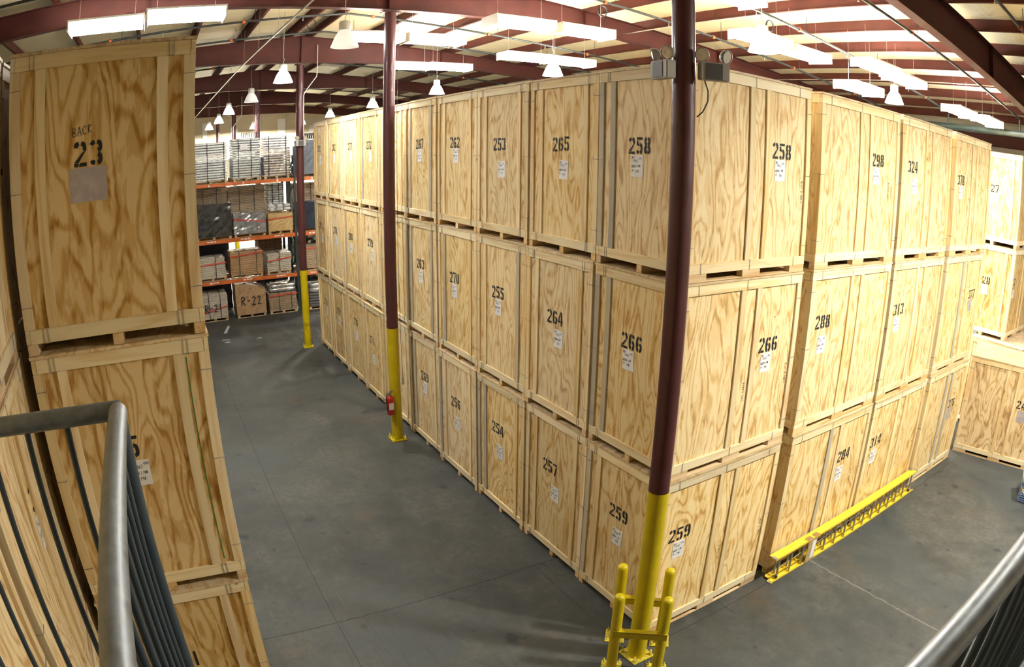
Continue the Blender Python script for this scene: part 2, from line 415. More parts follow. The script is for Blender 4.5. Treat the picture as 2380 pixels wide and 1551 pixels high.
# ------------------------------------------------------------------ stencil digits
def arc(cx, cy, rx, ry, a0, a1, t, n=9):
    o = []; i_ = []
    for k in range(n + 1):
        a = math.radians(a0 + (a1 - a0) * k / n)
        c, s_ = math.cos(a), math.sin(a)
        e = .75
        c2 = math.copysign(abs(c) ** e, c); s2 = math.copysign(abs(s_) ** e, s_)
        o.append((cx + rx * c2, cy + ry * s2)); i_.append((cx + (rx - t) * c2, cy + (ry - t) * s2))
    return [[o[k], o[k + 1], i_[k + 1], i_[k]] for k in range(n)]
def rc(x0, x1, y0, y1): return [[(x0, y0), (x1, y0), (x1, y1), (x0, y1)]]
t_ = .17
DG = {
 '0': arc(0, 0, .29, .5, 100, 260, t_) + arc(0, 0, .29, .5, -80, 80, t_),
 '1': rc(-.075, .075, -.5, .5),
 '2': arc(0, .2, .29, .3, 172, 101, t_) + arc(0, .2, .29, .3, 80, -15, t_) + [[(.12, .07), (.285, .15), (-.08, -.34), (-.29, -.34)]] + [[(-.29, -.5), (-.13, -.5), (-.07, -.36), (-.29, -.36)]] + [[(-.08, -.5), (.29, -.5), (.29, -.35), (-.02, -.35)]],
 '3': arc(0, .24, .29, .26, 165, 101, t_) + arc(0, .24, .29, .26, 79, -72, t_) + arc(0, -.24, .29, .26, 72, -79, t_) + arc(0, -.24, .29, .26, -101, -165, t_),
 '4': rc(.07, .22, -.5, .5) + [[(-.02, .5), (.04, .5), (-.16, -.1), (-.3, -.1)]] + rc(-.3, .02, -.26, -.12) + rc(.24, .3, -.26, -.12),
 '5': rc(-.25, .28, .35, .5) + rc(-.26, -.11, .03, .31) + arc(0, -.17, .29, .33, 128, 98, t_) + arc(0, -.17, .29, .33, 82, -80, t_) + arc(0, -.17, .29, .33, -100, -160, t_),
 '6': arc(0, 0, .29, .5, 100, 260, t_) + arc(0, .1, .29, .4, 80, 25, t_) + arc(0, -.2, .29, .3, 80, -80, t_) + arc(0, -.2, .29, .3, 128, 100, t_),
 '7': rc(-.28, .29, .35, .5) + [[(.14, .31), (.29, .31), (.03, -.5), (-.13, -.5)]],
 '8': arc(0, .24, .27, .26, 100, 260, t_) + arc(0, .24, .27, .26, -80, 80, t_) + arc(0, -.23, .29, .27, 100, 260, t_) + arc(0, -.23, .29, .27, -80, 80, t_),
 '9': arc(0, 0, .29, .5, -80, 80, t_) + arc(0, -.1, .29, .4, -100, -155, t_) + arc(0, .2, .29, .3, 100, 260, t_) + arc(0, .2, .29, .3, -52, -80, t_),
 'R': rc(-.29, -.14, -.5, .5) + arc(-.05, .24, .33, .26, -85, 85, t_) + [[(-.02, .0), (.12, .0), (.3, -.5), (.14, -.5)]],
 '-': rc(-.15, .15, -.07, .06),
}
FACES = {}
def face_map(face, L, W):
    """(a across, b up) on the outside of a face -> crate coordinates"""
    if face == '-x': return lambda a, b, e=.003: (-L / 2 - e, -a, b)
    return lambda a, b, e=.003: (a, -W / 2 - e, b)
def glyphs(mb, text, ca, cb, h, fm, pitch=.70, wf=1.0, e=.003, slant=0.0, polys=DG):
    n = len(text)
    for i, ch in enumerate(text):
        ox = ca + (i - (n - 1) / 2) * pitch * h * wf
        oy = cb + (random.random() - .5) * h * .05
        for q in polys[ch]:
            vs = [fm(ox + (x + slant * y) * h * wf, oy + y * h, e) for x, y in q]
            mb.add(vs, [(0, 1, 2, 3)])
    return mb
# pen strokes for handwriting, drawn as thin ribbons
PEN = {
 'B': [[(-.2, -.5), (-.2, .5), (.15, .45), (.2, .2), (-.15, .02), (.22, -.1), (.2, -.42), (-.2, -.5)]], 'A': [[(-.25, -.5), (0, .5), (.25, -.5)], [(-.15, -.1), (.15, -.1)]],
 'C': [[(.25, .3), (0, .5), (-.25, .1), (-.2, -.35), (0, -.5), (.25, -.35)]], 'K': [[(-.2, .5), (-.2, -.5)], [(.25, .5), (-.2, 0), (.25, -.5)]],
 'R': [[(-.2, -.5), (-.2, .5), (.15, .45), (.2, .15), (-.15, .02), (.25, -.5)]], 'E': [[(.2, .5), (-.2, .5), (-.2, -.5), (.2, -.5)], [(-.2, 0), (.15, 0)]],
 'F': [[(.25, .5), (-.2, .5), (-.2, -.5)], [(-.2, .05), (.15, .05)]], 'G': [[(.25, .35), (0, .5), (-.25, .1), (-.2, -.4), (.1, -.5), (.25, -.2), (.05, -.1)]],
 'L': [[(-.2, .5), (-.2, -.5), (.2, -.5)]], 'I': [[(0, .5), (0, -.5)]], 'O': [[(0, .5), (-.25, 0), (0, -.5), (.25, 0), (0, .5)]], 'N': [[(-.2, -.5), (-.2, .5), (.2, -.5), (.2, .5)]],
 '1': [[(0, .5), (0, -.5)]], '9': [[(.2, .2), (0, .5), (-.2, .25), (0, .05), (.2, .25), (.12, -.5)]], '3': [[(-.2, .4), (.1, .5), (.2, .25), (0, .05), (.2, -.2), (0, -.5), (-.2, -.4)]],
 '6': [[(.15, .5), (-.2, 0), (-.1, -.45), (.2, -.35), (.1, -.05), (-.18, -.15)]], '7': [[(-.2, .5), (.2, .5), (0, -.5)]], '8': [[(0, 0), (-.15, .3), (0, .5), (.15, .3), (-.2, -.3), (0, -.5), (.2, -.3), (0, 0)]],
 '2': [[(-.2, .3), (0, .5), (.2, .25), (-.2, -.5), (.2, -.5)]], '5': [[(.2, .5), (-.15, .5), (-.18, .1), (.15, .1), (.15, -.4), (-.2, -.5)]], '/': [[(-.15, -.5), (.15, .5)]], ' ': [],
 '-': [[(-.15, 0), (.15, 0)]],
}
def pen(mb, text, a, b, h, fm, w=.0035, pitch=.62, e=.005, drift=0.0):
    for i, ch in enumerate(text):
        for st in PEN[ch]:
            P = [(a + i * pitch * h + x * h * .9 + random.uniform(-.03, .03) * h, b + y * h + i * drift) for x, y in st]
            for (x0, y0), (x1, y1) in zip(P, P[1:]):
                dx, dy = x1 - x0, y1 - y0; l = math.hypot(dx, dy) + 1e-9; nx, ny = -dy / l * w / 2, dx / l * w / 2
                ex, ey = dx / l * w * .3, dy / l * w * .3
                mb.add([fm(x0 + nx - ex, y0 + ny - ey, e), fm(x0 - nx - ex, y0 - ny - ey, e), fm(x1 - nx + ex, y1 - ny + ey, e), fm(x1 + nx + ex, y1 + ny + ey, e)], [(0, 1, 2, 3)])
    return mb

# ------------------------------------------------------------------ crates
CL, CW = 2.06, 1.465
ME = {}
def crate_meshes(L, W):
    key = (round(L, 3), round(W, 3))
    if key in ME: return ME[key]
    x, y = L / 2, W / 2; D = {}
    D['lid'] = MB().box(-x - .008, x + .008, -y - .008, y + .008, 2.172, 2.197).mesh('lid', W_LID)
    D['deck'] = MB().box(-x + .02, x - .02, -y + .02, y - .02, .095, .115).mesh('base_deck', W_LID)
    r = .022
    D['-x'] = MB().box(-x + r, -x + r + .014, -y + .03, y - .03, .11, 2.15)
    D['+x'] = MB().box(x - r - .014, x - r, -y + .03, y - .03, .11, 2.15)
    D['-y'] = MB().box(-x + .03, x - .03, -y + r, -y + r + .014, .11, 2.15)
    D['+y'] = MB().box(-x + .03, x - .03, y - r - .014, y - r, .11, 2.15)
    for k in ('-x', '+x', '-y', '+y'): D[k + 'b'] = MB(); D[k + 'b'].__dict__.update(D[k].__dict__)
    for k in ('-x', '+x', '-y', '+y'):
        D[k + '2'] = D[k + 'b'].mesh('side_panel', W_PLY2); D[k] = D[k].mesh('side_panel', W_PLY)
    for nm, z0, z1 in (('top', 2.062, 2.171), ('bottom', .088, .192)):
        D['ry-' + nm] = MB().box(-x, x, -y, -y + .038, z0, z1).mesh(nm + '_rail', W_X, .003)
        D['ry+' + nm] = MB().box(-x, x, y - .038, y, z0, z1).mesh(nm + '_rail', W_X, .003)
        D['rx-' + nm] = MB().box(-x, -x + .038, -y + .039, y - .039, z0, z1).mesh(nm + '_rail', W_Y, .003)
        D['rx+' + nm] = MB().box(x - .038, x, -y + .039, y - .039, z0, z1).mesh(nm + '_rail', W_Y, .003)
    for i, sx in enumerate((-1, 1)):
        for j, sy in enumerate((-1, 1)):
            for m, mat in (('', W_Z), ('g', W_G)):
                a, b = sorted((sx * x, sx * (x - .088))); c, d = sorted((sy * y, sy * (y - .088)))
                D['post%d%d%s' % (i, j, m)] = MB().box(a, b, c, d, .193, 2.061).mesh('corner_post', mat, .003)
    for m, mat in (('', W_Z), ('g', W_G)):
        for i, (a, b) in enumerate(((-y + .205, -y + .29), (y - .29, y - .205))):
            D['bx-%d%s' % (i, m)] = MB().box(-x + .002, -x + .0215, a, b, .193, 2.061).mesh('batten', mat, .002)
            D['bx+%d%s' % (i, m)] = MB().box(x - .0215, x - .002, a, b, .193, 2.061).mesh('batten', mat, .002)
        for i, (a, b) in enumerate(((-.115, -.03), (.165, .25))):
            D['by-%d%s' % (i, m)] = MB().box(a, b, -y + .002, -y + .0215, .193, 2.061).mesh('batten', mat, .002)
            D['by+%d%s' % (i, m)] = MB().box(a, b, y - .0215, y - .002, .193, 2.061).mesh('batten', mat, .002)
    for i, c in enumerate((-y + .046, -.03, y - .046)):
        mb = MB().box(-x, x, c - .044, c + .044, 0.001, .016)
        for a, b in ((-x, -x + .32), (-.14, .17), (x - .30, x)): mb.box(a, b, c - .043, c + .043, .016, .087)
        D['skid%d' % i] = mb.mesh('skid', W_SK, .003)
    # spring clips: U wires wrapping corners and rails
    def clip_v(sx, sy, z):        # round a vertical corner
        ex, ey = sx * (x + .004), sy * (y + .004)
        la, lb = ex - sx * .095, ey - sy * .095
        return MB().tube([(la, ey, z), (ex, ey, z), (ex, lb, z), (ex, lb, z + .036), (ex, ey, z + .036), (la, ey, z + .036), (la, ey, z)], .0026, 5)
    for i, (sx, sy) in enumerate(((-1, -1), (-1, 1), (1, -1))):
        for k, z in enumerate((.36, 1.18, 1.92)):
            if i == 2: z -= .04
            D['cv%d%d' % (i, k)] = clip_v(sx, sy, z).mesh('corner_clip', M_WIRE)
    for f in ('-x', '-y'):
        span = W if f == '-x' else L
        pos = (.16, span - .2) if f == '-x' else (.22, 1.0, span - .24)
        for k, a in enumerate(pos):
            for nm, za, zb in (('t', 2.06, 2.1955), ('b', .085, .20)):
                def P(t, z, e=.005):
                    return (-x - e, y - t, z) if f == '-x' else (-x + t, -y - e, z)
                D['ch%s%s%d' % (f, nm, k)] = MB().tube([P(a, za), P(a, zb), P(a + .036, zb), P(a + .036, za), P(a, za)], .0026, 5).mesh('rail_clip', M_WIRE)
    ME[key] = D
    return D

paper_me = MB().box(-.1, .1, -.0008, .0008, -.112, .112)
writing_cache = {}
def sheet(parent, face, a, b, L, W, mat=None, w=.19, h=.235, tilt=0.0, write=True):
    fm = face_map(face, L, W)
    def q(u, v, e):
        c, s_ = math.cos(tilt), math.sin(tilt)
        return fm(a + u * c - v * s_, b + u * s_ + v * c, e)
    e0 = -.0205
    mb = MB()
    vs = [q(-w / 2, -h / 2, e0 + .003), q(w / 2, -h / 2, e0 + .003), q(w / 2, h / 2, e0 + .003), q(-w / 2, h / 2, e0 + .003),
          q(-w / 2, -h / 2, e0 - .001), q(w / 2, -h / 2, e0 - .001), q(w / 2, h / 2, e0 - .001), q(-w / 2, h / 2, e0 - .001)]
    mb.add(vs, [(0, 1, 2, 3), (7, 6, 5, 4), (0, 4, 5, 1), (1, 5, 6, 2), (2, 6, 7, 3), (3, 7, 4, 0)])
    o = build(mb, 'label_sheet', mat or M_PAPER, parent)
    if write:
        wm = MB(); f2 = lambda u, v, e=0: q(u, v, e0 + .0045)
        k = h / .235
        pen(wm, 'REF', -.078, .088 * k, .026, f2, .0028); pen(wm, '19367', -.058, .055 * k, .028, f2, .003)
        pen(wm, '8/22', .038, .082 * k, .018, f2, .0026)
        pen(wm, 'GREEN LION', -.083, -.005 * k, .024, f2, .003, .60, drift=.0006)
        pen(wm, 'III', -.08, -.048 * k, .022, f2, .003, .35); pen(wm, '298', -.01, -.055 * k, .026, f2, .003)
        build(wm, 'handwritten_text', M_PEN, o)
    return o
def number(parent, face, text, a, b, L, W, h=.182, mark=None):
    fm = face_map(face, L, W)
    mb = MB(); glyphs(mb, text, a, b, h, fm, pitch=.74, wf=.92, e=-.018)
    return build(mb, 'stencil_lettering', M_INK, parent)

def wg(o, yes, lab):
    if yes: o['label'] = lab
    return o
def crate(x, y, tier, label, rz=0.0, L=CL, W=CW, faces=('-x',), nums=(), papers=(), grey=(), amber=False, group=None, z=None):
    D = crate_meshes(L, W)
    t = thing('wooden_crate', label, 'crate', (x, y, tier * H if z is None else z), rz, group)
    put('lid', D['lid'], t); put('base_deck', D['deck'], t)
    s = '2' if amber else ''
    for k in ('-x', '+x', '-y', '+y'): put('side_panel', D[k + s], t)
    for k in ('ry-', 'ry+', 'rx-', 'rx+'):
        for nm in ('top', 'bottom'): put(nm + '_rail', D[k + nm], t)
    for i in (0, 1):
        for j in (0, 1):
            k = 'post%d%d' % (i, j); wg(put('corner_post', D[k + ('g' if k in grey else '')], t), k in grey, 'weathered grey corner post')
    for f in faces:
        for i in (0, 1):
            k = 'b%s%d' % (f[1] + f[0], i); wg(put('batten', D[k + ('g' if k in grey else '')], t), k in grey, 'weathered grey batten')
    for i in range(3): put('skid', D['skid%d' % i], t)
    cs = set()
    if '-x' in faces: cs |= {'cv0', 'cv1'}
    if '-y' in faces: cs |= {'cv0', 'cv2'}
    for c in sorted(cs):
        for k in range(3): put('corner_clip', D[c + str(k)], t)
    for f in faces:
        if f[0] == '+': continue
        for nm in 'tb':
            for k in range(2 if f == '-x' else 3): put('rail_clip', D['ch%s%s%d' % (f, nm, k)], t)
    for f, txt, a, b in nums: number(t, f, txt, a, b, L, W)
    for p in papers: sheet(t, p[0], p[1], p[2], L, W, *p[3:])
    return t

def stamp(o, face, a, b, L, W, txt='ILONI C LFIN', h=.03):
    fm = face_map(face, L, W)
    mb = MB(); pen(mb, txt, 0, 0, h, lambda u, v, e=0: fm(a - v, b + u, -.019), .005, .75)
    build(mb, 'grade_stamp_text', M_STAMP, o)
M_STAMP = simple('faded_stamp_ink', (.16, .13, .11), .8)
def wk(k): return min(1.458, YK[k + 1] - YK[k] - .026)
YK = [0, 1.49, 2.98, 4.46, 5.94, 7.42, 8.86, 10.35, 11.83, 13.31, 14.79]
LEFT = [
(258,0,2,0.05,1.35,0.08,1.13),(265,1,2,0.05,1.35,-0.02,1.03),(253,2,2,0.08,1.35,0.01,0.99),(262,3,2,0.08,1.39,0.04,1.18),
(267,4,2,0.03,1.39,0.03,1.18),(272,6,2,0.03,1.42,-0.06,1.17),(277,7,2,0.05,1.42,-0.05,1.18),(282,8,2,0.05,1.43,0.01,1.14),(283,9,2,0.12,1.42,0.05,1.10),
(266,0,1,0.05,1.41,0.09,1.19),(264,1,1,0.06,1.36,-0.03,1.09),(255,2,1,0.10,1.39,0.09,1.17),(270,3,1,0.11,1.36,0.11,1.14),(263,4,1,0.05,1.39,0.04,1.16),
(279,6,1,0.07,1.44,-0.06,1.16),(280,7,1,0.11,1.42,0.07,1.13),(274,8,1,0.07,1.43,0.02,1.18),(273,9,1,0.09,1.43,-0.06,1.08),
(259,0,0,0.05,1.44,0.04,1.10),(257,1,0,0.11,1.41,-0.03,1.04),(254,2,0,0.09,1.44,0.02,1.06),(256,3,0,0.08,1.37,0.02,1.00),(269,4,0,0.02,1.41,0.02,1.18),
(271,6,0,0.17,1.36,0.08,0.92),(276,7,0,-0.02,1.5,-0.06,1.16),(275,8,0,0.08,1.45,-0.02,1.20),(278,9,0,-0.02,1.43,-0.08,1.17)]
RIGHT = [
(258,0,2,0.48,1.40,0.45,1.18),(298,1,2,0.44,1.45,0.40,1.23),(324,2,2,-0.58,1.44,-0.49,1.15),(378,3,2,-0.66,1.36,-0.65,1.14),
(266,0,1,0.48,1.37,0.46,1.15),(288,1,1,-0.72,1.50,-0.70,1.19),(313,2,1,-0.66,1.44,-0.68,1.20),(377,3,1,0.62,1.39,0.58,1.17),
(259,0,0,-0.68,1.43,-0.67,1.20),(284,1,0,0.45,1.50,0.40,1.20),(314,2,0,-0.70,1.45,-0.71,1.17),(376,3,0,0.48,1.36,0.43,1.14)]
ORD = ['first', 'second', 'third', 'fourth', 'fifth', 'sixth', 'seventh', 'eighth', 'ninth', 'tenth']
TN = ['bottom', 'middle', 'top']
GR = {(0, 2): ('post01', 'bx-1'), (0, 1): ('post01', 'bx-1'), (0, 0): ('post01',), (2, 2): (), (2, 1): ('bx-0',), (3, 1): ('bx-1',), (4, 2): ('bx-0', 'bx-1'),
      (4, 1): ('bx-1', 'bx-0', 'post01'), (4, 0): ('bx-1', 'post01'), (5, 0): ('bx-1',), (6, 2): ('bx-1',), (7, 1): ('bx-1',), (8, 2): ('bx-0', 'bx-1'), (2, 0): ('bx-1', 'post01'), (3, 0): ('post01',), (9, 1): ('post01',), (1, 0): ()}
for k in range(10):
    yc = (YK[k] + YK[k + 1]) / 2
    for t in range(3):
        L = [r for r in LEFT if r[1] == k and r[2] == t]
        nums, pap = [], []
        if L:
            r = L[0]; nums.append(('-x', str(r[0]), -r[3], r[4])); pap.append(('-x', -r[5], r[6], None, .19, .235, random.uniform(-.05, .05)))
        faces = ['-x']
        if k == 0:
            R = [r for r in RIGHT if r[1] == 0 and r[2] == t][0]
            nums.append(('-y', str(R[0]), R[3], R[4])); pap.append(('-y', R[5], R[6])); faces.append('-y')
            lab = 'corner crate stencilled %d on both visible sides, %s of the corner stack' % (r[0], TN[t])
        elif L: lab = 'plywood crate stencilled %d, %s layer of the aisle row, %s from the corner' % (r[0], TN[t], ORD[k])
        else: lab = 'unnumbered crate beyond the second column, mostly hidden by it, %s layer' % TN[t]
        jx = random.uniform(-.018, .018) if k else 0
        o = crate(1.035 + jx, yc + random.uniform(-.004, .004), t, lab, W=wk(k), faces=faces, nums=nums, papers=pap, grey=GR.get((k, t), ()), amber=k > 6 and (k * 7 + t * 3) % 5 == 1, group='crates of the long aisle row')
        if k == 0: stamp(o, '-y', .90, .82, CL, wk(0)); stamp(o, '-y', .20 if t == 2 else .10, .75, CL, wk(0), 'LCI LONIC', .035)
RXK = [(0, 2.07), (2.31, 4.51), (4.58, 6.64), (6.8, 8.88)]
for k in (1, 2, 3):
    a, b = RXK[k]
    for t in range(3):
        r = [r for r in RIGHT if r[1] == k and r[2] == t][0]
        pk = M_PAPERL if r[0] in (377, 376) else None
        g = {(3, 0): ('by-0', 'by-1'), (3, 1): ('by-0',), (1, 0): ('by-0',)}.get((k, t), ())
        o = crate((a + b) / 2, .74 + random.uniform(-.01, .02), t, 'crate stencilled %d, %s of the %s stack past the corner stack' % (r[0], TN[t], ORD[k - 1]), L=b - a - .012, faces=('-y', '-x'),
              nums=[('-y', str(r[0]), r[3], r[4])], papers=[('-y', r[5], r[6], pk, .19, .235, 0.0, pk is None)], grey=g, group='crate stacks beside the ladder')
        if (k + t) % 2: stamp(o, '-y', .80 if k < 3 else .35, .9, b - a - .012, CW)
# stack of 27 and 28 beyond the gap
for t, n in ((0, None), (1, '28'), (2, '27')):
    nums = [('-x', n, -.01 if n == '28' else 0.0, 1.33)] if n else []
    if n == '28': nums.append(('-y', '223', -.88, 1.42))
    pap = [('-x', -.03, 1.11)] if n else []
    if n == '28': pap.append(('-y', -.78, 1.13, None, .13, .2))
    crate(11.45 + 1.035 - (.25 if t == 0 else 0), .74 - (.62 if t == 0 else 0), t,
          ('crate stencilled %s beyond the last stack, %s' % (n, 'topmost' if n == '27' else 'below crate 27')) if n else 'low crate under crate 28, behind the crate marked 24',
          faces=('-y', '-x'), nums=nums, papers=pap, amber=True, group='crates at the far right')
# crate marked 24, standing alone
th = math.radians(-90 + 13.5)
fl = Vector((9.33, .09)); ex = Vector((math.cos(th), math.sin(th))); ey = Vector((-math.sin(th), math.cos(th)))
c = fl + ex * CL / 2 + ey * CW / 2
crate(c.x, c.y, 0, 'lone single crate stencilled 24 at the right edge, brightly lit lid', rz=th, faces=('-y',), nums=[('-y', '24', .37, 1.38)], papers=[('-y', .42, 1.13, M_PAPERL, .2, .25, 0.0, False)], amber=True, group='crates at the far right')
# left foreground stack: short faces towards the camera
for t, n, dx in ((2, '23', 0.09), (1, '25', 0.16), (0, '21', 0.10)):
    a0 = {2: -.093, 1: -.075, 0: -.02}[t]
    xx = -5.105 + {2: .0, 1: .006, 0: -.004}[t]
    pp = [('-x', -.10, 1.185, M_PAPERL, .29, .245, 0.0, False)] if t == 2 else ([('-x', .015, 1.15, None, .16, .22)] if t == 1 else [('-x', .06, 1.14, M_PAPERL, .2, .2, 0.0, False)])
    o = crate(xx, .36 + 1.03, t, {2: 'amber crate stencilled 23 with BACK written above, top of left stack', 1: 'crate below crate 23 with a green line down its edge', 0: 'lowest crate of the left foreground stack, half behind the railing'}[t],
              rz=PI / 2, W=1.445, L=CL, faces=('-x',), nums=[('-x', n, a0, 1.41 if t == 2 else 1.38)], papers=pp, amber=True, group='left foreground crate stack')
    fm = face_map('-x', CL, 1.445)
    if t == 2: build(pen(MB(), 'BACK', -.2, 1.565, .062, lambda a, b, e=0: fm(a, b, -.018), .0045, .66, drift=.006), 'handwritten_text', M_PEN, o)
    if t == 1:
        gm = simple('green_marker_line', (.02, .19, .05), .6)
        build(MB().add([fm(.532, 2.03, -.018), fm(.540, 2.03, -.018), fm(.560, .23, -.018), fm(.552, .23, -.018)], [(0, 1, 2, 3)]), 'green_line', gm, o)
# far left stacks: long faces towards the aisle
thl = PI / 2 + math.radians(4.5)
ex = Vector((math.cos(thl), math.sin(thl))); ey = Vector((-math.sin(thl), math.cos(thl)))
for s_, off in ((0, 0.0), (1, 2.2)):
    for t in range(3):
        cr = Vector((-5.93 + .165 * s_, .475 - off))              # far corner of the long face
        c = cr - ex * CL / 2 + ey * CW / 2
        nm = [('-y', '34', .22, 1.43)] if (s_ == 0 and t == 1) else []
        pp = [('-y', .16, 1.19)] if nm else []
        crate(c.x, c.y, t, {(0, 0): 'lowest crate seen through the railing bars at the left edge', (0, 1): 'crate stencilled 34 seen edge on behind the railing bars', (0, 2): 'topmost crate at the extreme left edge of the photo',
                            (1, 0): 'lowest crate of the nearest left stack', (1, 1): 'middle crate of the nearest left stack, at the lower left corner', (1, 2): 'top crate of the nearest left stack'}[(s_, t)],
              rz=thl, faces=('-y', '+x') if s_ == 0 else ('-y',), nums=nm, papers=pp, group='crates along the left edge')

for t in range(3):
    crate(-7.02, 1.60, t, ['lowest crate behind the slot beside the left foreground stack', 'middle crate behind the slot beside the left foreground stack', 'top crate behind the slot beside crate 23'][t], rz=PI / 2, faces=('-x',), amber=True, group='crates behind the left slot', W=2.15, L=2.0)
# ------------------------------------------------------------------ steel columns
CX = [-.31, -.40, -.46, -.57, -.63, -.75]
cl = ['nearest steel column, maroon above yellow, inside the four bollards', 'second steel column with the fire extinguisher, maroon over yellow', 'third steel column with emergency lamps, by the pallet rack',
      'maroon column rising right behind the pallet rack', 'maroon column fifth in line, in shade beyond the rack', 'farthest maroon column, small, against the pale far wall']
for i, y in enumerate(FR):
    x = CX[i]; r = .11; top = (d_near(x) if i == 0 else 8.36) - .05
    t = thing('steel_column', cl[i], 'column', (x, y, 0), 0, 'steel columns under the roof ridge'); t['kind'] = 'thing'
    build(MB().lathe([(r, 2.32), (r, top)], 40), 'post', M_COLUMN, t)
    build(MB().lathe([(r + .0015, .02), (r + .0015, 2.32)], 40), 'yellow_sleeve', M_YELLOW, t)
    s = .155
    M = Matrix.Rotation(PI / 4 if i == 0 else .35, 4, 'Z') if i < 2 else Matrix.Identity(4)
    M = Matrix.Rotation(0.0 if i == 0 else 0.0, 4, 'Z')
    build(MB().box(-s, s, -s, s, 0, .02, M), 'base_plate', M_YDIRTY if i == 0 else M_YELLOW, t, .004)
    for a, b in ((-1, -1), (-1, 1), (1, -1), (1, 1)):
        build(MB().lathe([(.022, .02), (.022, .045), (.011, .046), (.011, .10), (0, .102)], 8, (a * s * .78, b * s * .78, 0)), 'anchor_bolt', M_YDIRTY, t)
    build(MB().box(-.17, .17, -.1, .1, top, top + .019), 'cap_plate', M_MAROON, t)
    if i == 0:
        build(MB().box(.105, .14, -.03, .03, 1.02, 1.16), 'junction_box', M_GREYP, t, .004)

# bollards around the first column
bo = [('-', -.318, .219, 'rear left bollard of the four, nearest the crate corner row'), ('-', .083, -.167, 'rear right bollard of the four, beside crate 259'), ('-', -.713, -.226, 'front left bollard of the four around the column'), ('-', -.313, -.578, 'front right bollard of the four around the column')]
tb = []
for _, x, y, lab in bo: tb.append((x, y, lab))
guard = thing('bollard_guard', 'yellow welded guard of four round-capped bollards around the nearest column', 'bollard guard', (-.315, -.19, 0))
for x, y, lab in tb:
    r = .063
    p = build(MB().lathe([(r, .014), (r, 1.075), (r * .97, 1.10), (r * .80, 1.122), (r * .45, 1.135), (0, 1.138)], 28, (x + .315, y + .19, 0)), 'bollard', M_YELLOW, guard)
    pl = Matrix.Translation((x + .315, y + .19, 0)) @ Matrix.Rotation(math.radians(-42), 4, 'Z')
    q = build(MB().box(-.12, .12, -.12, .12, 0, .014, pl), 'base_plate', M_YDIRTY, p, .003)
    for a, b in ((-1, -1), (-1, 1), (1, -1), (1, 1)):
        build(MB().lathe([(.015, .014), (.015, .032), (.008, .033), (.008, .07), (0, .072)], 8, tuple(pl @ Vector((a * .092, b * .092, 0)))), 'anchor_bolt', M_YDIRTY, p)
def bar(p, q, nm, off):
    p = Vector(p); q = Vector(q); d = (q - p).normalized(); n = Vector((d.y, -d.x, 0)) * off
    mb = MB()
    a = .042
    for o0, o1, z0, z1 in ((0, .006, -a, a), (-.07, .006, a - .006, a)):
        vs = [p + n.normalized() * o + Vector((0, 0, z)) for o in (o0, o1) for z in (z0, z1)] + [q + n.normalized() * o + Vector((0, 0, z)) for o in (o0, o1) for z in (z0, z1)]
        mb.add([v - Vector((-.315, -.19, 0)) for v in vs], [(0, 1, 3, 2), (4, 6, 7, 5), (0, 4, 5, 1), (2, 3, 7, 6), (0, 2, 6, 4), (1, 5, 7, 3)])
    build(mb, nm, M_YELLOW, guard)
u = (Vector((.4, -.352, 0))).normalized(); nrm = Vector((-.66, -.75, 0))
bar(Vector((-.713, -.226, .60)) + nrm * .066 - u * .03, Vector((-.313, -.578, .60)) + nrm * .066 + u * .05, 'crossbar', 1)
bar(Vector((-.318, .219, .62)) + nrm * .03, Vector((.083, -.167, .62)) + nrm * .03, 'crossbar', 1)

# extinguisher on column 2
t = thing('fire_extinguisher', 'red fire extinguisher hung on the second yellow column', 'fire extinguisher', (-.56, 7.08, .60))
build(MB().lathe([(.0, 0), (.062, .004), (.068, .02), (.068, .34), (.055, .375), (.02, .395), (.02, .41)], 20), 'cylinder', M_RED, t)
build(MB().box(-.05, .05, -.072, -.066, .12, .26), 'instruction_plate', M_WHITE, t)
build(MB().lathe([(.022, .40), (.022, .43), (.015, .435), (.015, .45)], 10).box(-.012, .06, -.01, .01, .45, .46).box(-.012, .075, -.01, .01, .475, .485), 'valve_handle', M_DGREY, t)
build(MB().tube([(-.02, 0, .44), (-.07, 0, .42), (-.09, -.02, .33), (-.085, -.04, .20), (-.08, -.05, .10)], .010, 8), 'hose', M_BLK, t)
# hanging remote on a cord, other side of the column
t = thing('hanging_switch', 'grey pendant switch hanging on a black cord beside the second column', 'switch', (-.262, 7.11, 1.17))
build(MB().box(-.022, .022, -.018, .018, 0, .15), 'switch_body', M_GREYP, t, .008)
build(MB().tube([(0, 0, .14), (-.004, .0, .5), (-.012, .0, 1.2), (-.012, 0, 7.15)], .004, 6), 'cord', M_BLK, t)

# emergency lights
def emergency(x, y, z, rz, label):
    t = thing('emergency_light', label, 'emergency light', (x, y, z), rz, 'twin head emergency lamps on the columns')
    build(MB().box(-.14, .14, -.05, .05, 0, .17), 'housing', M_GREYP, t, .008)
    build(MB().box(-.09, .07, -.056, -.050, .012, .158), 'battery_cover', M_DGREY, t)
    for a, aim in ((-.09, -.5), (.09, .5)):
        M = Matrix.Translation((a * 1.25, -.02, .235)) @ Matrix.Rotation(aim, 4, 'Z') @ Matrix.Rotation(PI / 2 + .25, 4, 'X')
        h = build(MB().lathe([(.03, -.05), (.055, -.03), (.066, 0), (.068, .022), (.060, .026)], 20, M=M), 'lamp_head', M_GREYP, t)
        build(MB().lathe([(0, .018), (.03, .022), (.058, .020)], 20, M=M), 'lens', M_LENS, h)
        build(MB().tube([(a * 1.2, 0, .165), (a * 1.25, -.01, .215)], .014, 8), 'bracket', M_CHROME, h)
    return t
emergency(-.31 - .195, -.13, 6.36, math.radians(-100), 'twin emergency lamp on the left side of the nearest column')
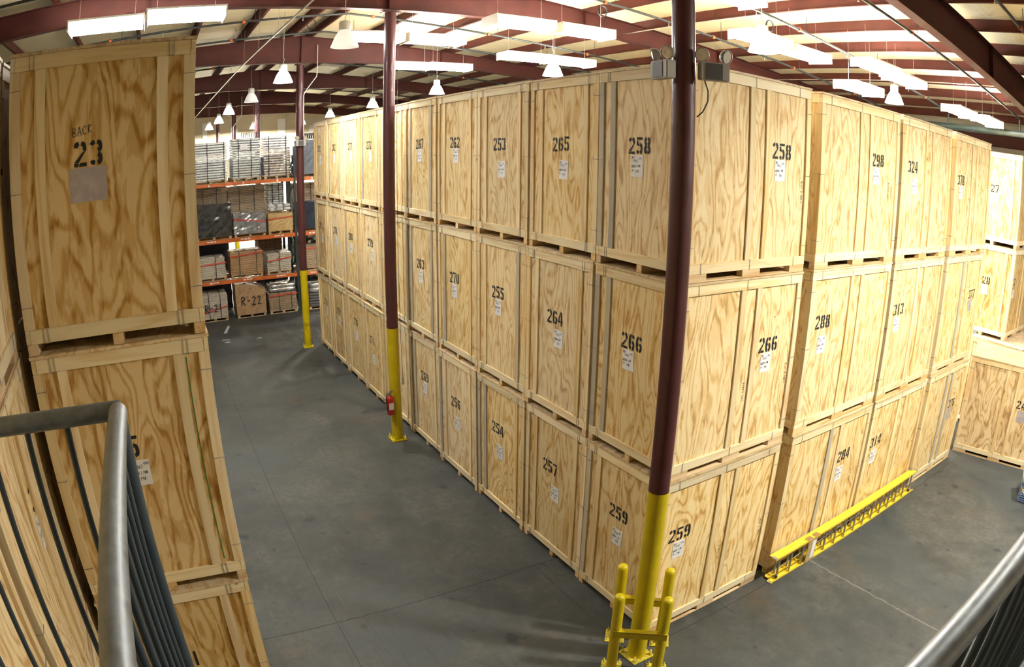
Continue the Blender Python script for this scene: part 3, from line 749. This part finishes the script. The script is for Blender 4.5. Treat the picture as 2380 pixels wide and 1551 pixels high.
emergency(-.31 + .165, -.42, 6.37, math.radians(-28), 'twin emergency lamp facing forward on the right of the nearest column')
tag(build(MB().tube([(-.20, -.36, 6.37), (-.165, -.37, 6.28), (-.155, -.36, 6.18), (-.18, -.32, 6.08), (-.215, -.28, 6.03)], .006, 8), 'power_cord', M_BLK), 'short black power cord looping under the forward emergency lamp', 'cord')
emergency(-.46, 14.42, 5.93, math.radians(-8), 'twin emergency lamp on the third column near the rack')

# ------------------------------------------------------------------ lamps
def area(name, loc, size, power, col=(1, .955, .84), up=False, sy=None, disk=True, rot=None):
    d = bpy.data.lights.new(name, 'AREA'); o = bpy.data.objects.new(name, d); COL.objects.link(o)
    d.shape = 'DISK' if disk else 'RECTANGLE'; d.size = size
    if sy: d.size_y = sy
    d.energy = power; d.color = col; o.location = loc
    o.rotation_euler = rot or ((PI, 0, 0) if up else (0, 0, 0))
    return o
refl = {}
def bay_lamp(x, y, lit, label, power=260, z=7.42):
    t = thing('high_bay_lamp', label, 'lamp', (x, y, z), 0, 'bell shaped high bay lamps')
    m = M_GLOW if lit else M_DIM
    if m.name not in refl:
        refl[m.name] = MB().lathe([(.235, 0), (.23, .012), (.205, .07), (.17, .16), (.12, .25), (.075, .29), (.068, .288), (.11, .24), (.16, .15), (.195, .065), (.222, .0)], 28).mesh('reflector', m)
        refl['h'] = MB().lathe([(.07, .285), (.10, .30), (.10, .42), (.085, .44), (.03, .45), (.0, .452)], 18).mesh('ballast_housing', M_WHITE)
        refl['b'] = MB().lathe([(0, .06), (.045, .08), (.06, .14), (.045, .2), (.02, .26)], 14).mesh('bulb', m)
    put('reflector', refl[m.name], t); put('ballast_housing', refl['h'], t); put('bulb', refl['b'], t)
    zr = roof(x) + .1 - z
    build(MB().tube([(0, 0, .45), (0, 0, .52), (.03, 0, .56), (0, 0, .60), (0, 0, zr)], .006, 6), 'hook', M_GALVP, t)
    if lit:
        area('lamp_light', (x, y, z - .01), .42, power)
    return t
WB = 1.0
for x, y, lit, lab, p in [
    (3.7, 2.1, 1, 'bright bell lamp near the top, right of the nearest column', 330), (3.9, 8.3, 1, 'lit bell lamp under a strip fixture above the crate row', 260), (3.7, 14.3, 1, 'white bell lamp hanging clear above crate 262', 60),
    (3.7, 20.4, 1, 'small lit bell lamp just left of the second column', 200), (3.6, 26.4, 1, 'tiny lit bell lamp above crate 283', 200), (3.6, 32.6, 1, 'farthest lit bell lamp over the far wall', 420),
    (-1.62, 5.98, 0, 'large unlit translucent bell lamp left of the second column', 0), (-1.62, 11.2, 1, 'lit square looking bell lamp left of the third column', 110), (-1.62, 16.45, 0, 'unlit grey bell lamp behind the big maroon beam', 0),
    (-1.77, 21.5, 1, 'starry lit bell lamp above the pallet rack', 220), (-1.6, 27.3, 1, 'second small lit bell lamp over the rack, farther away', 250), (-1.6, 33.0, 1, 'dim distant bell lamp beside the farthest column', 350), (1.3, 35.6, 1, 'bell lamp flooding the pale far wall with light', 1900),
    (9.7, 2.85, 1, 'bright bell lamp above the crates stencilled 298 and 324', 80), (3.7, -4.0, 1, 'lit bell lamp over the near floor, out to the right', 400), (9.0, -4.2, 1, 'lit bell lamp over the floor near crate 24', 300),
    ]:
    bay_lamp(x, y, lit, lab, p, 7.36 if x > 9 else 7.42)
# fluorescent strip fixtures, pairs end to end
def strip(x, y, z, label, rz=0.0, power=140):
    t = thing('ceiling_strip_light', label, 'light fixture', (x, y, z), rz, 'fluorescent strip fixtures under the roof')
    build(MB().box(-.60, .60, -.27, .27, .10, .135), 'housing', M_WHITE, t, .004)
    build(MB().prism([(-.255, .10), (-.275, .05), (-.22, -.02), (-.10, -.05), (.10, -.05), (.22, -.02), (.275, .05), (.255, .10)], 'x', -.585, .585), 'bloom_diffuser', M_TUBE, t)  # made deeper, with glowing sides, to stand in for lamp bloom
    for sx in (-1, 1): build(MB().box(sx * .60 - .012, sx * .60 + .012, -.28, .28, -.055, .135), 'end_cap', M_WHITE, t)
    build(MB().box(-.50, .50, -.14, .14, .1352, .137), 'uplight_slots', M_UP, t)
    zr = roof(x) + .05 - z
    for sx in (-1, 1): build(MB().tube([(sx * .45, 0, .085), (sx * .45, 0, zr)], .003, 5), 'suspension_wire', M_GALVP, t)
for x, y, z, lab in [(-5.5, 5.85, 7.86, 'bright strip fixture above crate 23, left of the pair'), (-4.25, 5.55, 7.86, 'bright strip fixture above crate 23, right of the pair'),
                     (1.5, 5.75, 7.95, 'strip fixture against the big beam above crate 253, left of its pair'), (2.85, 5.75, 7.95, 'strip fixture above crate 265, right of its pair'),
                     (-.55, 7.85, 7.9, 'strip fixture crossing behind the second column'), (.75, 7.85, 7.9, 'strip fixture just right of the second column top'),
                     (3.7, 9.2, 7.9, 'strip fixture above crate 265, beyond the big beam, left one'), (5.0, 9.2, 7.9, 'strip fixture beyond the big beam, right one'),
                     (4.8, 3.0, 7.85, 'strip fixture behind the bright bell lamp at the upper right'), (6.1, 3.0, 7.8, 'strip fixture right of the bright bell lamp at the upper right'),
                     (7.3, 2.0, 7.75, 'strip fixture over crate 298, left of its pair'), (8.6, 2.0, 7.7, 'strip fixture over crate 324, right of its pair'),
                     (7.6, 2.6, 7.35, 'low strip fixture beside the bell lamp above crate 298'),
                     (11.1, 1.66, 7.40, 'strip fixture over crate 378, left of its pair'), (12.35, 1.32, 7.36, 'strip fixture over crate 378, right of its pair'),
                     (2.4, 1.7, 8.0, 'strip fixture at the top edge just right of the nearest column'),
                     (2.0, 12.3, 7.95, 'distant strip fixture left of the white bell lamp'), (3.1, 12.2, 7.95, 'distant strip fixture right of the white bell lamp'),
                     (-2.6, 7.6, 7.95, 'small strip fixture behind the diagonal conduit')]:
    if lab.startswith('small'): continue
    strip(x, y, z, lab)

# ------------------------------------------------------------------ pipes and conduit under the roof
def slopepipe(y, x0, x1, r, mat, label, off=.35, heads=True):
    pts = [x0] + ([XR] if x0 < XR < x1 else []) + [x1]
    t = thing('sprinkler_pipe', label, 'pipe', (0, y, 0), 0, 'black sprinkler pipes along the roof slope')
    build(MB().tube([(x, 0, roof(x) - off) for x in pts], r, 10), 'pipe_run', mat, t)
    if heads:
        x = x0 + 1.3
        while x < x1:
            z = roof(x) - off
            h = build(MB().tube([(x, 0, z - r), (x, 0, z - .07)], .008, 6).lathe([(.004, -.07), (.018, -.085), (.018, -.09), (.0, -.091)], 10, (x, 0, z)), 'sprinkler_head', M_GALVP, t)
            x += 3.05
        x = x0 + .6
        while x < x1:
            z = roof(x) - off
            build(MB().lathe([(r + .014, -.03), (r + .018, 0), (r + .014, .03)], 10, M=Matrix.Translation((x, 0, z)) @ Matrix.Rotation(PI / 2, 4, 'Y')), 'orange_coupling', M_ORANGEC, t)
            build(MB().tube([(x + .25, 0, z), (x + .25, 0, roof(x + .25) + .05)], .006, 6), 'hanger_rod', M_BLACKP, t)
            x += 2.9
for y, x0, lab in ((-1.58, -15, 'sprinkler pipe at the upper right corner, nearest the camera'), (.69, -3, 'sprinkler pipe running beside the near beam at the upper right'), (2.95, -15, 'sprinkler pipe crossing behind the bright bell lamp'),
                   (5.22, -15, 'sprinkler pipe passing above crate 258'), (9.72, -15, 'sprinkler pipe beyond the big beam, above crates 262 to 265'), (12.0, -15, 'sprinkler pipe between the second and third roof beams'),
                   (17.0, -15, 'sprinkler pipe beyond the third roof beam'), (24.5, -15, 'far sprinkler pipe beyond the fourth roof beam')):
    slopepipe(y, x0, 13.355, (.029 if y < 4 else .025) if y < 12 else .027, M_BLACKP, lab)
t = thing('main_pipe', 'thick dark green water main above crate 378', 'pipe', (13.4, 0, 7.27))
build(MB().tube([(0, -10, 0), (0, 30, 0)], .085, 16), 'pipe_run', M_GREENP, t)
for y in (-1.58, .69, 2.95, 5.22):
    build(MB().tube([(0, y, .05), (0, y, roof(13.4) - .38 - 7.27)], .028, 8), 'riser', M_BLACKP, t)
for y in (-.8, 3.9, 8.6):
    build(MB().lathe([(.1, -.04), (.108, 0), (.1, .04)], 16, M=Matrix.Translation((0, y, 0)) @ Matrix.Rotation(PI / 2, 4, 'X')), 'coupling', M_ORANGEC, t)
# silver conduit along the building, seen as a diagonal
t = thing('conduit_pipe', 'silver conduit running diagonally past the beams, right of crate 23', 'conduit', (-2.35, 0, 8.15))
build(MB().tube([(.12, 3.0, 0), (.1, 7, 0), (.0, 14, 0), (-.05, 34, 0)], .019, 10), 'conduit_run', M_GALVP, t)
for y in (8.2, 10.6, 13.1, 16.0, 19.0, 24): build(MB().tube([(.03, y, .015), (.03, y, roof(-2.35) - 8.15 + .1)], .004, 5), 'hanger_wire', M_GALVP, t)
t = thing('bent_conduit', 'bent steel conduit dropping down the third column to its lamp', 'conduit', (0, 0, 0))
build(MB().tube([(.02, 14.48, 8.9), (.02, 14.48, 8.1), (-.0, 14.47, 7.95), (-.34, 14.46, 7.5), (-.38, 14.46, 7.4), (-.38, 14.46, 6.1)], .014, 8), 'conduit_run', M_GALVP, t)
t = thing('bent_conduit', 'thin bent conduit down the fifth column behind the rack', 'conduit', (0, 0, 0))
build(MB().tube([(-.25, 29.2, 8.8), (-.25, 29.2, 7.9), (-.68, 29.2, 7.3), (-.72, 29.2, 6.0), (-.78, 29.2, .02)], .02, 8), 'conduit_run', M_GALVP, t)
for x, y0, y1, z, lab in ((5.05, 2.0, 7.2, 8.42, 'thin pale conduit on the purlin above crate 258'), (10.2, -.1, 7.2, 7.98, 'thin pale conduit along a purlin above crate 298'), (1.2, .5, 7.0, 8.75, 'highest thin pale conduit along a purlin at the top edge')):
    tag(build(MB().tube([(x, y0, z), (x, y1, z)], .012, 8), 'thin_conduit', M_GALVP), lab, 'conduit')
for x, y, lab in ((2.95, 5.22, 'coiled cable hanging from the pipe above crate 265'), (5.0, 2.95, 'coiled black cable hanging at the upper right'), (-1.3, 9.72, 'coiled black cable hanging left of the second column')):
    z = roof(x) - .42
    P = [(x + .10 * math.cos(a), y + .012 * a / 6, z - .12 + .11 * math.sin(a)) for a in [k * .35 for k in range(54)]]
    tag(build(MB().tube(P + [(x + .03, y, z - .35)], .006, 6), 'cable_coil', M_BLK), lab, 'cable')

# ------------------------------------------------------------------ railing and mezzanine
def railing(label, loc, run, n_bars, spacing, start, posts, dirx, ext0, ext1):
    """run along local x"""
    t = thing('steel_railing', label, 'railing', loc, dirx)
    build(MB().tube([(ext0, 0, 1.07), (ext1, 0, 1.07)], .025, 28), 'top_rail', M_GALV, t)
    build(MB().tube([(ext0, 0, .11), (ext1, 0, .11)], .012, 12), 'bottom_rail', M_BARS, t)
    for i in range(n_bars):
        a = start + i * spacing
        build(MB().tube([(a, 0, .11), (a, 0, 1.05)], .0085, 10), 'baluster', M_BARS, t)
    for a in posts: build(MB().tube([(a, 0, 0), (a, 0, 1.052)], .021, 16), 'post', M_BARS, t)
    return t
ZD = 4.03
r1 = railing('galvanised railing with slate bars running past the camera on the left', (-4.838, -3.09, ZD), 1.4, 11, .112, .14, (0.0, 1.37), -PI / 2, .0, 1.395)
build(MB().lathe([(.025, 0), (.024, .008), (.018, .018), (.008, .024), (0, .025)], 24, M=Matrix.Translation((0, 0, 1.07)) @ Matrix.Rotation(-PI / 2, 4, 'Y')), 'rounded_end', M_GALV, r1)
railing('galvanised railing crossing the lower left corner, joined to the left rail', (-4.86, -3.07, ZD), .95, 6, .112, .12, (), PI, -.03, .74)
railing('galvanised railing rising at the lower right corner', (-4.838, -4.485, ZD), 5.0, 42, .112, .14, (1.7, 3.4, 5.0), 0.0, .028, 5.0)
mb = MB().box(-8.4, 1.0, -9.0, -4.53, ZD - .16, ZD - .001).box(-5.84, -4.80, -4.529, -3.05, ZD - .16, ZD - .001)
struct(mb, 'mezzanine_floor', M_DECK)
struct(MB().box(-6.85, -6.75, -4.6, -4.5, 0, ZD - .16).box(.8, .9, -4.65, -4.55, 0, ZD - .16).box(-4.95, -4.85, -4.7, -4.6, 0, ZD - .16), 'trim_12', M_MAROON)

# ------------------------------------------------------------------ ladder against the crates
t = thing('extension_ladder', 'yellow fibreglass extension ladder lying on its side along the crates', 'ladder', (2.17, -.135, 0), math.radians(.45))
LL = 4.55
def channel(y0, z0, up, L0, L1):
    """C rail opening towards the rungs; flat side up or down"""
    s_ = 1 if up else -1
    w = .075
    return MB().box(L0, L1, y0 - w / 2, y0 + w / 2, z0 - .0025, z0 + .0025).box(L0, L1, y0 - w / 2, y0 - w / 2 + .005, min(z0, z0 - s_ * .028), max(z0, z0 - s_ * .028)).box(L0, L1, y0 + w / 2 - .005, y0 + w / 2, min(z0, z0 - s_ * .028), max(z0, z0 - s_ * .028))
for y0, za, zb, nm in ((-.045, .008, .425, 'front'), (.042, .035, .40, 'rear')):
    for z0, up in ((za, False), (zb, True)):
        build(channel(y0, z0, up, 0 if nm == 'front' else .05, LL if nm == 'front' else LL - .1), 'rail', M_FIBER, t)
    n = 15
    for i in range(n):
        a = .16 + i * (LL - .32) / (n - 1) + (0 if nm == 'front' else .05)
        build(MB().tube([(a, y0, za), (a, y0, zb)], .0165, 10), 'rung', M_ALU, t)
for a in (.0, LL - .05): 
    build(MB().box(a, a + .05, -.088, -.004, .0, .012).box(a, a + .05, -.088, -.004, .425, .434), 'end_cap', M_ALU, t)
build(MB().box(.82, 1.04, -.088, -.082, .01, .42), 'safety_panel', simple('worn_tan_label', (.48, .36, .18), .6, noise=.2, nscale=20), t)
build(MB().box(.93, 1.02, -.0895, -.088, .06, .37), 'white_label', M_PAPER, t)
build(MB().box(.78, .92, -.086, -.004, .4285, .430).box(.97, 1.10, -.086, -.004, .4285, .430), 'warning_labels', simple('label_brown', (.36, .2, .08), .6, noise=.4, nscale=40), t)
build(MB().tube([(.1, -.04, .2), (2.0, -.0, .24), (4.3, -.02, .2)], .005, 6), 'rope', M_ALU, t)
for a in (.16, LL - .16): build(MB().lathe([(0, -.02), (.02, -.02), (.026, 0), (.02, .02), (0, .02)], 12, (a, -.045, .05)), 'foot_pad', M_BLK, t)

# folded moving blankets at the right edge
z = 0.0
cols = [(M_BLUEQ, 'lowest blue folded blanket of the pile on the floor, right edge'), (M_BLUEQ, 'second blue folded blanket up in the pile, right edge'), (M_CREAMQ, 'cream folded blanket in the pile, right edge'), (M_BLUEQ, 'grey blue folded blanket under the teal one'), (M_TEAL, 'teal folded blanket on top of the pile, right edge')]
def cushion(hx, hy, h):
    mb = MB(); N = 14; prof = []
    for layer in range(2):
        zz0 = h * layer / 2; zz1 = h * (layer + 1) / 2
        vs = []; rows = 7; m = 32
        for i in range(rows):
            a = -PI / 2 + PI * i / (rows - 1); zc = (zz0 + zz1) / 2 + (zz1 - zz0) / 2 * math.sin(a); inset = .03 * (1 - math.cos(a))
            for k in range(m):
                th_ = 2 * PI * k / m; c_, s2 = math.cos(th_), math.sin(th_)
                e = .3
                px = math.copysign(abs(c_) ** e, c_) * (hx - inset); py = math.copysign(abs(s2) ** e, s2) * (hy - inset)
                w = .012 * math.sin(5 * th_ + layer)
                vs.append((px + w, py + w * .6, zc + .004 * math.sin(7 * th_)))
        fs = [(i * m + k, i * m + (k + 1) % m, (i + 1) * m + (k + 1) % m, (i + 1) * m + k) for i in range(rows - 1) for k in range(m)]
        fs += [tuple(reversed(range(m))), tuple(range((rows - 1) * m, rows * m))]
        mb.add(vs, fs, True)
    return mb
for i, (m, lab) in enumerate(cols):
    hh = .085
    o = build(cushion(.33 + .02 * ((i * 3) % 2), .26 + .015 * ((i * 2) % 3), hh), 'folded_blanket', m, None, 0, (8.48 + .02 * (i % 2), -2.28 - .02 * (i % 3), z), math.radians(14 + 3 * (i % 3)))
    tag(o, lab, 'blanket', 'folded moving blankets'); z += hh + .011

# ------------------------------------------------------------------ pallet rack and its loads
YR = 19.3
t = thing('pallet_rack', 'orange beamed pallet rack with dark green uprights across the aisle end', 'pallet rack', (0, YR, 0))
UP = (-3.42, .36, 4.1)
for x in UP:
    for y in (0.0, 1.02):
        u_ = build(MB().box(x - .045, x + .045, y, y + .07, 0, 6.0), 'upright', M_DGREEN, t)
        build(MB().box(x - .08, x + .08, y - .02, y + .09, 0, .008), 'foot_plate', M_DGREEN, u_)
    mb = MB(); z = .2
    while z < 5.6:
        mb.tube([(x, .06, z), (x, 1.03, z + .45)], .017, 6); mb.tube([(x, .06, z + .9), (x, 1.03, z + .45)], .017, 6); z += .9
    build(mb, 'brace', M_DGREEN, t)
for xa, xb in ((UP[0], UP[1]), (UP[1], UP[2])):
    for z0, z1 in ((1.32, 1.45), (2.77, 2.90), (4.76, 4.875)):
        for y in (-.045, 1.09):
            b = build(MB().box(xa + .047, xb - .047, y, y + .045, z0, z1), 'shelf_beam', M_ORANGE, t, .004)
            if y < 0:
                for k, c in enumerate((.17, .5, .83)):
                    xx = xa + (xb - xa) * c
                    if z0 > 4: build(MB().box(xx - .03, xx + .03, y - .002, y, z0 + .01, z0 + .05).box(xx - .03, xx + .03, y - .002, y, z0 + .06, z0 + .1), 'location_label', M_PAPER, b)
                    else: build(MB().box(xx - .17, xx - .07, y - .002, y, z0 + .06, z0 + .1).box(xx - .04, xx + .05, y - .002, y, z0 + .06, z0 + .1).box(xx + .08, xx + .17, y - .002, y, z0 + .06, z0 + .1), 'location_label', M_PAPER, b)
def pallet_mb(w, d):
    mb = MB()
    for y in (-d / 2, -.045, d / 2 - .09): mb.box(-w / 2, w / 2, y, y + .09, .0, .018)
    for x in (-w / 2, -.045, w / 2 - .09): mb.box(x, x + .09, -d / 2, d / 2, .018, .095)
    n = 7
    for k in range(n):
        y = -d / 2 + k * (d - .09) / (n - 1); mb.box(-w / 2, w / 2, y, y + .09, .095, .113)
    return mb
def load(x0, x1, zb, zt, kind, label, cat, yb=YR, d=1.0, mat=None, straps=(), tape=None, lean=0.0, top=None, pal=True, text=None):
    w = x1 - x0; cx = (x0 + x1) / 2
    t = thing(kind, label, cat, (cx, yb + d / 2 + .02, zb), 0, 'goods on the pallet rack')
    if pal: build(pallet_mb(w * .96, d * .96), 'pallet', M_PALLET, t)
    z0 = .113 if pal else .002; h = zt - zb - z0
    rnd = random.Random(int(x0 * 100) + int(zb * 10) + int(yb))
    mb = MB()
    if kind in ('plank_stack', 'board_bundle'):
        n = max(5, int(h / (.085 if kind == 'plank_stack' else .06)))
        for k in range(n):
            a = h * k / n; b = h * (k + 1) / n - (.012 if kind == 'plank_stack' else .006); j = rnd.uniform(-.012, .012) + lean * k / n
            i2 = rnd.uniform(0, .02)
            if kind == 'plank_stack':
                c = (a + b) / 2
                pts = [(-w / 2 + j, a + z0), (-w / 2 + j + .02, c + z0), (-w / 2 + j, b + z0)]
                mb.prism([(-d / 2 + i2, a + z0), (-d / 2 + i2 - .02, a + z0 + .02), (-d / 2 + i2 - .02, b + z0 - .02), (-d / 2 + i2, b + z0), (d / 2, b + z0), (d / 2, a + z0)], 'x', -w / 2 + j + .015, w / 2 + j - .015)
            else:
                mb.box(-w / 2 + j + .01, w / 2 + j - .01, -d / 2 + i2, d / 2 - i2, a + z0, b + z0)
        ob = build(mb, 'planks' if kind == 'plank_stack' else 'boards', mat, t, .004)
    else:
        # wrapped bundle: slightly bulging, creased block
        nx, nz = 12, 10
        def P(i, k, side):
            a = -w / 2 + w * i / nx; zz = z0 + h * k / nz
            if top: zz = z0 + h * k / nz * (1 - top * max(0, (i / nx - .45)) * (1 if k == nz else k / nz))
            cr = .012 * rnd.uniform(-1, 1) + .02 * math.sin(PI * i / nx)
            return (a + rnd.uniform(-.008, .008), (-d / 2 - cr) if side == 0 else (d / 2 + cr), zz + (rnd.uniform(-.02, .01) if k == nz else 0))
        F = [[P(i, k, 0) for i in range(nx + 1)] for k in range(nz + 1)]; B = [[P(i, k, 1) for i in range(nx + 1)] for k in range(nz + 1)]
        vs = [q for r_ in F for q in r_] + [q for r_ in B for q in r_]; m = (nx + 1) * (nz + 1); fs = []
        for k in range(nz):
            for i in range(nx):
                q = k * (nx + 1) + i
                fs += [(q, q + 1, q + nx + 2, q + nx + 1), (m + q, m + q + nx + 1, m + q + nx + 2, m + q + 1)]
        for k in range(nz):
            q = k * (nx + 1); fs += [(q, q + nx + 1, m + q + nx + 1, m + q)]
            q += nx; fs += [(q, m + q, m + q + nx + 1, q + nx + 1)]
        for i in range(nx):
            fs += [(i, m + i, m + i + 1, i + 1)]
            q = nz * (nx + 1) + i; fs += [(q, q + 1, m + q + 1, m + q)]
        mb.add(vs, fs)
        ob = build(mb, 'wrapped_body', mat, t)
    for s_ in straps:
        a = -w / 2 + w * s_
        build(MB().box(a - .012, a + .012, -d / 2 - .034, -d / 2 - .030, z0, z0 + h).box(a - .012, a + .012, -d / 2 - .034, d / 2, z0 + h + .004, z0 + h + .008), 'strap', M_BLK, t)
    if tape:
        za, zb2 = tape
        y = -d / 2 - .036
        build(MB().add([(-w / 2, y, z0 + h * za - .02), (w / 2, y, z0 + h * zb2 - .02), (w / 2, y, z0 + h * zb2 + .02), (-w / 2, y, z0 + h * za + .02)], [(0, 1, 2, 3)]), 'red_tape', M_REDT, t)
    if text:
        s, ta, tz, th_ = text
        f2 = lambda a, b, e=0: (a, -d / 2 - .055, b)
        build(pen(MB(), s, ta, tz, th_, f2, .03, .66), 'marker_lettering', M_INK, t)
    return t
Z3, Z2, Z1 = 4.876, 2.901, 1.451
load(-3.34, -2.08, Z3, 6.32, 'plank_stack', 'banded stack of silver planks at the left of the top shelf', 'plank stack', mat=M_SILVER, straps=(.42, .9))
load(-1.90, -.90, Z3, 6.40, 'plank_stack', 'banded silver plank stack with a white card, centre of the top shelf', 'plank stack', mat=M_SILVER, straps=(.22, .68))
load(-.77, .20, Z3, 6.41, 'plank_stack', 'brightest silver plank stack, right of centre on the top shelf', 'plank stack', mat=M_FOIL, straps=(.2, .85))
load(.56, 1.75, Z3, 6.22, 'wrapped_bundle', 'blue grey wrapped bundle on the top shelf right of the column', 'bundle', mat=M_TOTE)
tag(build(MB().box(-1.62, -1.36, 19.275, 19.28, 6.0, 6.18), 'paper_card', M_PAPER), 'white card on the front of the centre silver plank stack', 'card')
t = thing('rod_bundle', 'row of black rods standing on the centre silver plank stack', 'rods', (-1.2, 19.7, 6.412))
mb = MB()
for k in range(10): mb.tube([(-.30 + k * .06, 0, .005), (-.30 + k * .06, 0, .2)], .014, 6)
build(mb, 'rods', M_BLK, t); build(MB().box(-.34, .3, -.03, .03, 0, .012), 'rod_base', M_BLK, t)
t = thing('rod_bundle', 'black bundle on top of the blue grey wrapped bundle', 'rods', (1.15, 19.7, 6.26))
mb = MB()
for k in range(11): mb.tube([(-.42 + k * .075, 0, .03), (-.42 + k * .075, .1, .2)], .03, 6)
mb.box(-.45, .4, -.04, .1, 0, .03)
build(mb, 'rods', M_BLK, t)
load(-3.32, -2.0, Z2, 4.17, 'wrapped_bundle', 'large black shrink wrapped bundle on the second shelf', 'bundle', mat=M_BLACKW)
load(-1.93, -.74, Z2, 3.76, 'wrapped_bundle', 'grey shrink wrapped bundle with a red tape line on the second shelf', 'bundle', mat=M_CLEAR, tape=(.74, .52))
load(-.66, .25, Z2, 3.66, 'carton', 'tan carton with orange print on its own pallet, second shelf', 'carton', mat=M_TANBOX, tape=(.66, .76))
for k, (x, lab) in enumerate(((-.50, 'clear bag of goods on the tan carton, left one'), (-.18, 'clear bag of goods on the tan carton, middle one'), (.10, 'clear bag of goods on the tan carton, right one'))):
    o = build(cushion(.125, .2, .24), 'clear_bag', simple('clear_bag_%d' % k, (.62, .63, .64), .15, 0, noise=.3, nscale=16, coat=.5), None, 0, (x, 19.65, 3.72)); tag(o, lab, 'bag', 'bags on the tan carton')
load(.56, 1.75, Z2, 3.95, 'wrapped_bundle', 'dark navy cloth bundle on the second shelf right of the column', 'bundle', mat=M_NAVY)
load(-3.32, -2.28, Z1, 2.28, 'board_bundle', 'pale silver paper bundle with one strap, left of the third shelf', 'bundle', mat=M_PALEB, straps=(.62,), lean=-.06, tape=(.66, .74))
load(-2.14, -.92, Z1, 2.40, 'board_bundle', 'brown board bundle with two straps and red tape, third shelf', 'bundle', mat=M_KRAFT, straps=(.28, .8), tape=(.80, .92))
load(-.79, .13, Z1, 2.22, 'board_bundle', 'pale board bundle with one strap, right of the third shelf', 'bundle', mat=M_PALEB, straps=(.52,), lean=.03, tape=(.58, .74))
load(.60, 1.7, Z1, 2.35, 'board_bundle', 'grey brown bundle under red tape, third shelf right of the column', 'bundle', mat=M_BROWNB, tape=(.92, .92))
load(-3.34, -2.33, 0, .98, 'board_bundle', 'strapped bundle marked R-21 standing on the floor under the rack', 'bundle', mat=M_PALEB, straps=(.3, .72), tape=(.25, .5), text=('R-21', -.30, .50, .26))
load(-2.02, -.9, 0, 1.22, 'wrapped_bundle', 'brown wrapped bundle marked R-22 on the floor under the rack', 'bundle', mat=M_KRAFT, top=.35, text=('R-22', -.30, .62, .30))
load(-.78, .29, 0, .78, 'board_bundle', 'strapped grey bundle with a foil roll on top, under the rack', 'bundle', mat=M_BROWNB, straps=(.35, .78), tape=(.84, .9), lean=-.05)
o = build(cushion(.52, .42, .27), 'foil_bundle', M_FOIL, None, 0, (-.24, 19.75, .80)); tag(o, 'crumpled silver foil bundle lying on the grey strapped bundle', 'bundle')
load(.72, 1.7, 0, .62, 'plank_stack', 'dark plank pallet under the rack right of the column', 'plank stack', mat=M_DGREY)
o = build(cushion(.42, .4, .34), 'foil_bundle', M_FOIL, None, 0, (1.2, 19.75, .622)); tag(o, 'bright white and silver bundle under the rack, right of the column', 'bundle')
# second rack behind
YB = 20.72
for k, (a, b) in enumerate(((-3.3, -2.0), (-1.85, -.75), (-.62, .25), (.56, 1.9), (2.1, 3.9))):
    for z0, z1, nm in ((0, 1.2, 'floor'), (1.45, 2.6, 'first shelf'), (4.88, 5.7, 'top shelf')):
        if z0 == 1.45 and k in (1, 2): continue
        load(a, b, z0 + .003, z1, 'wrapped_bundle', 'dark wrapped bundle in the rear rack, %s, bay position %s' % (nm, ['far left', 'left of centre', 'behind the upright', 'right of the column', 'hidden at the right'][k]), 'bundle', yb=YB, mat=M_BLACKW if k % 2 else M_NAVY)
load(2.1, 3.9, 2.9, 4.2, 'wrapped_bundle', 'hidden dark bundle at the right of the rear rack', 'bundle', yb=YB, mat=M_NAVY)
for a, b, z0, z1, kd, m, lab in ((-3.3, -1.99, 2.9, 4.72, 'board_bundle', M_BROWNB, 'brown bundle in the rear rack behind the black wrapped one'), (-1.95, -.5, 2.9, 4.66, 'board_bundle', M_BROWNB, 'tall brown bundle in the rear rack above the grey wrapped one'),
                                 (-.4, .2, 2.9, 4.68, 'plank_stack', M_SILVER, 'narrow silver plank stack in the rear rack above the tan carton'), (.55, 1.6, 2.9, 4.6, 'board_bundle', M_BROWNB, 'brown bundle in the rear rack right of the column'),
                                 (-.85, .1, 1.45, 2.7, 'board_bundle', simple('dark_brown_carton', (.16, .085, .045), .7), 'dark brown cartons in the rear rack above the pale bundle')):
    load(a, b, z0, z1, kd, lab, 'bundle', yb=YB, mat=m, straps=(.3, .7), pal=True)
t = thing('pallet_rack', 'rear pallet rack in shadow behind the orange one', 'pallet rack', (0, YB - .02, 0))
for x in UP:
    for y in (0.0, 1.02): build(MB().box(x - .045, x + .045, y, y + .07, 0, 5.4), 'upright', M_DGREEN, t)
for z0 in (1.32, 2.77, 4.76):
    for y in (-.045, 1.09):
        for xa, xb in ((UP[0], UP[1]), (UP[1], UP[2])): build(MB().box(xa + .047, xb - .047, y, y + .045, z0, z0 + .12), 'shelf_beam', M_DGREEN, t)

# ------------------------------------------------------------------ ambience and view
w = bpy.data.worlds.new('world'); SC.world = w; w.use_nodes = True
w.node_tree.nodes['Background'].inputs[0].default_value = (.9, .92, 1, 1); w.node_tree.nodes['Background'].inputs[1].default_value = 0.0
vs = SC.view_settings; vs.view_transform = 'Standard'; vs.look = 'None'; vs.gamma = 1.0; vs.use_curve_mapping = False; vs.exposure = 1.12
cy = SC.cycles
cy.use_denoising = True; cy.max_bounces = 4; cy.diffuse_bounces = 3; cy.glossy_bounces = 2; cy.transmission_bounces = 2
cy.caustics_reflective = False; cy.caustics_refractive = False; cy.sample_clamp_indirect = 6.0; cy.use_light_tree = True
cy.use_adaptive_sampling = True; cy.adaptive_threshold = .12; cy.adaptive_min_samples = 12
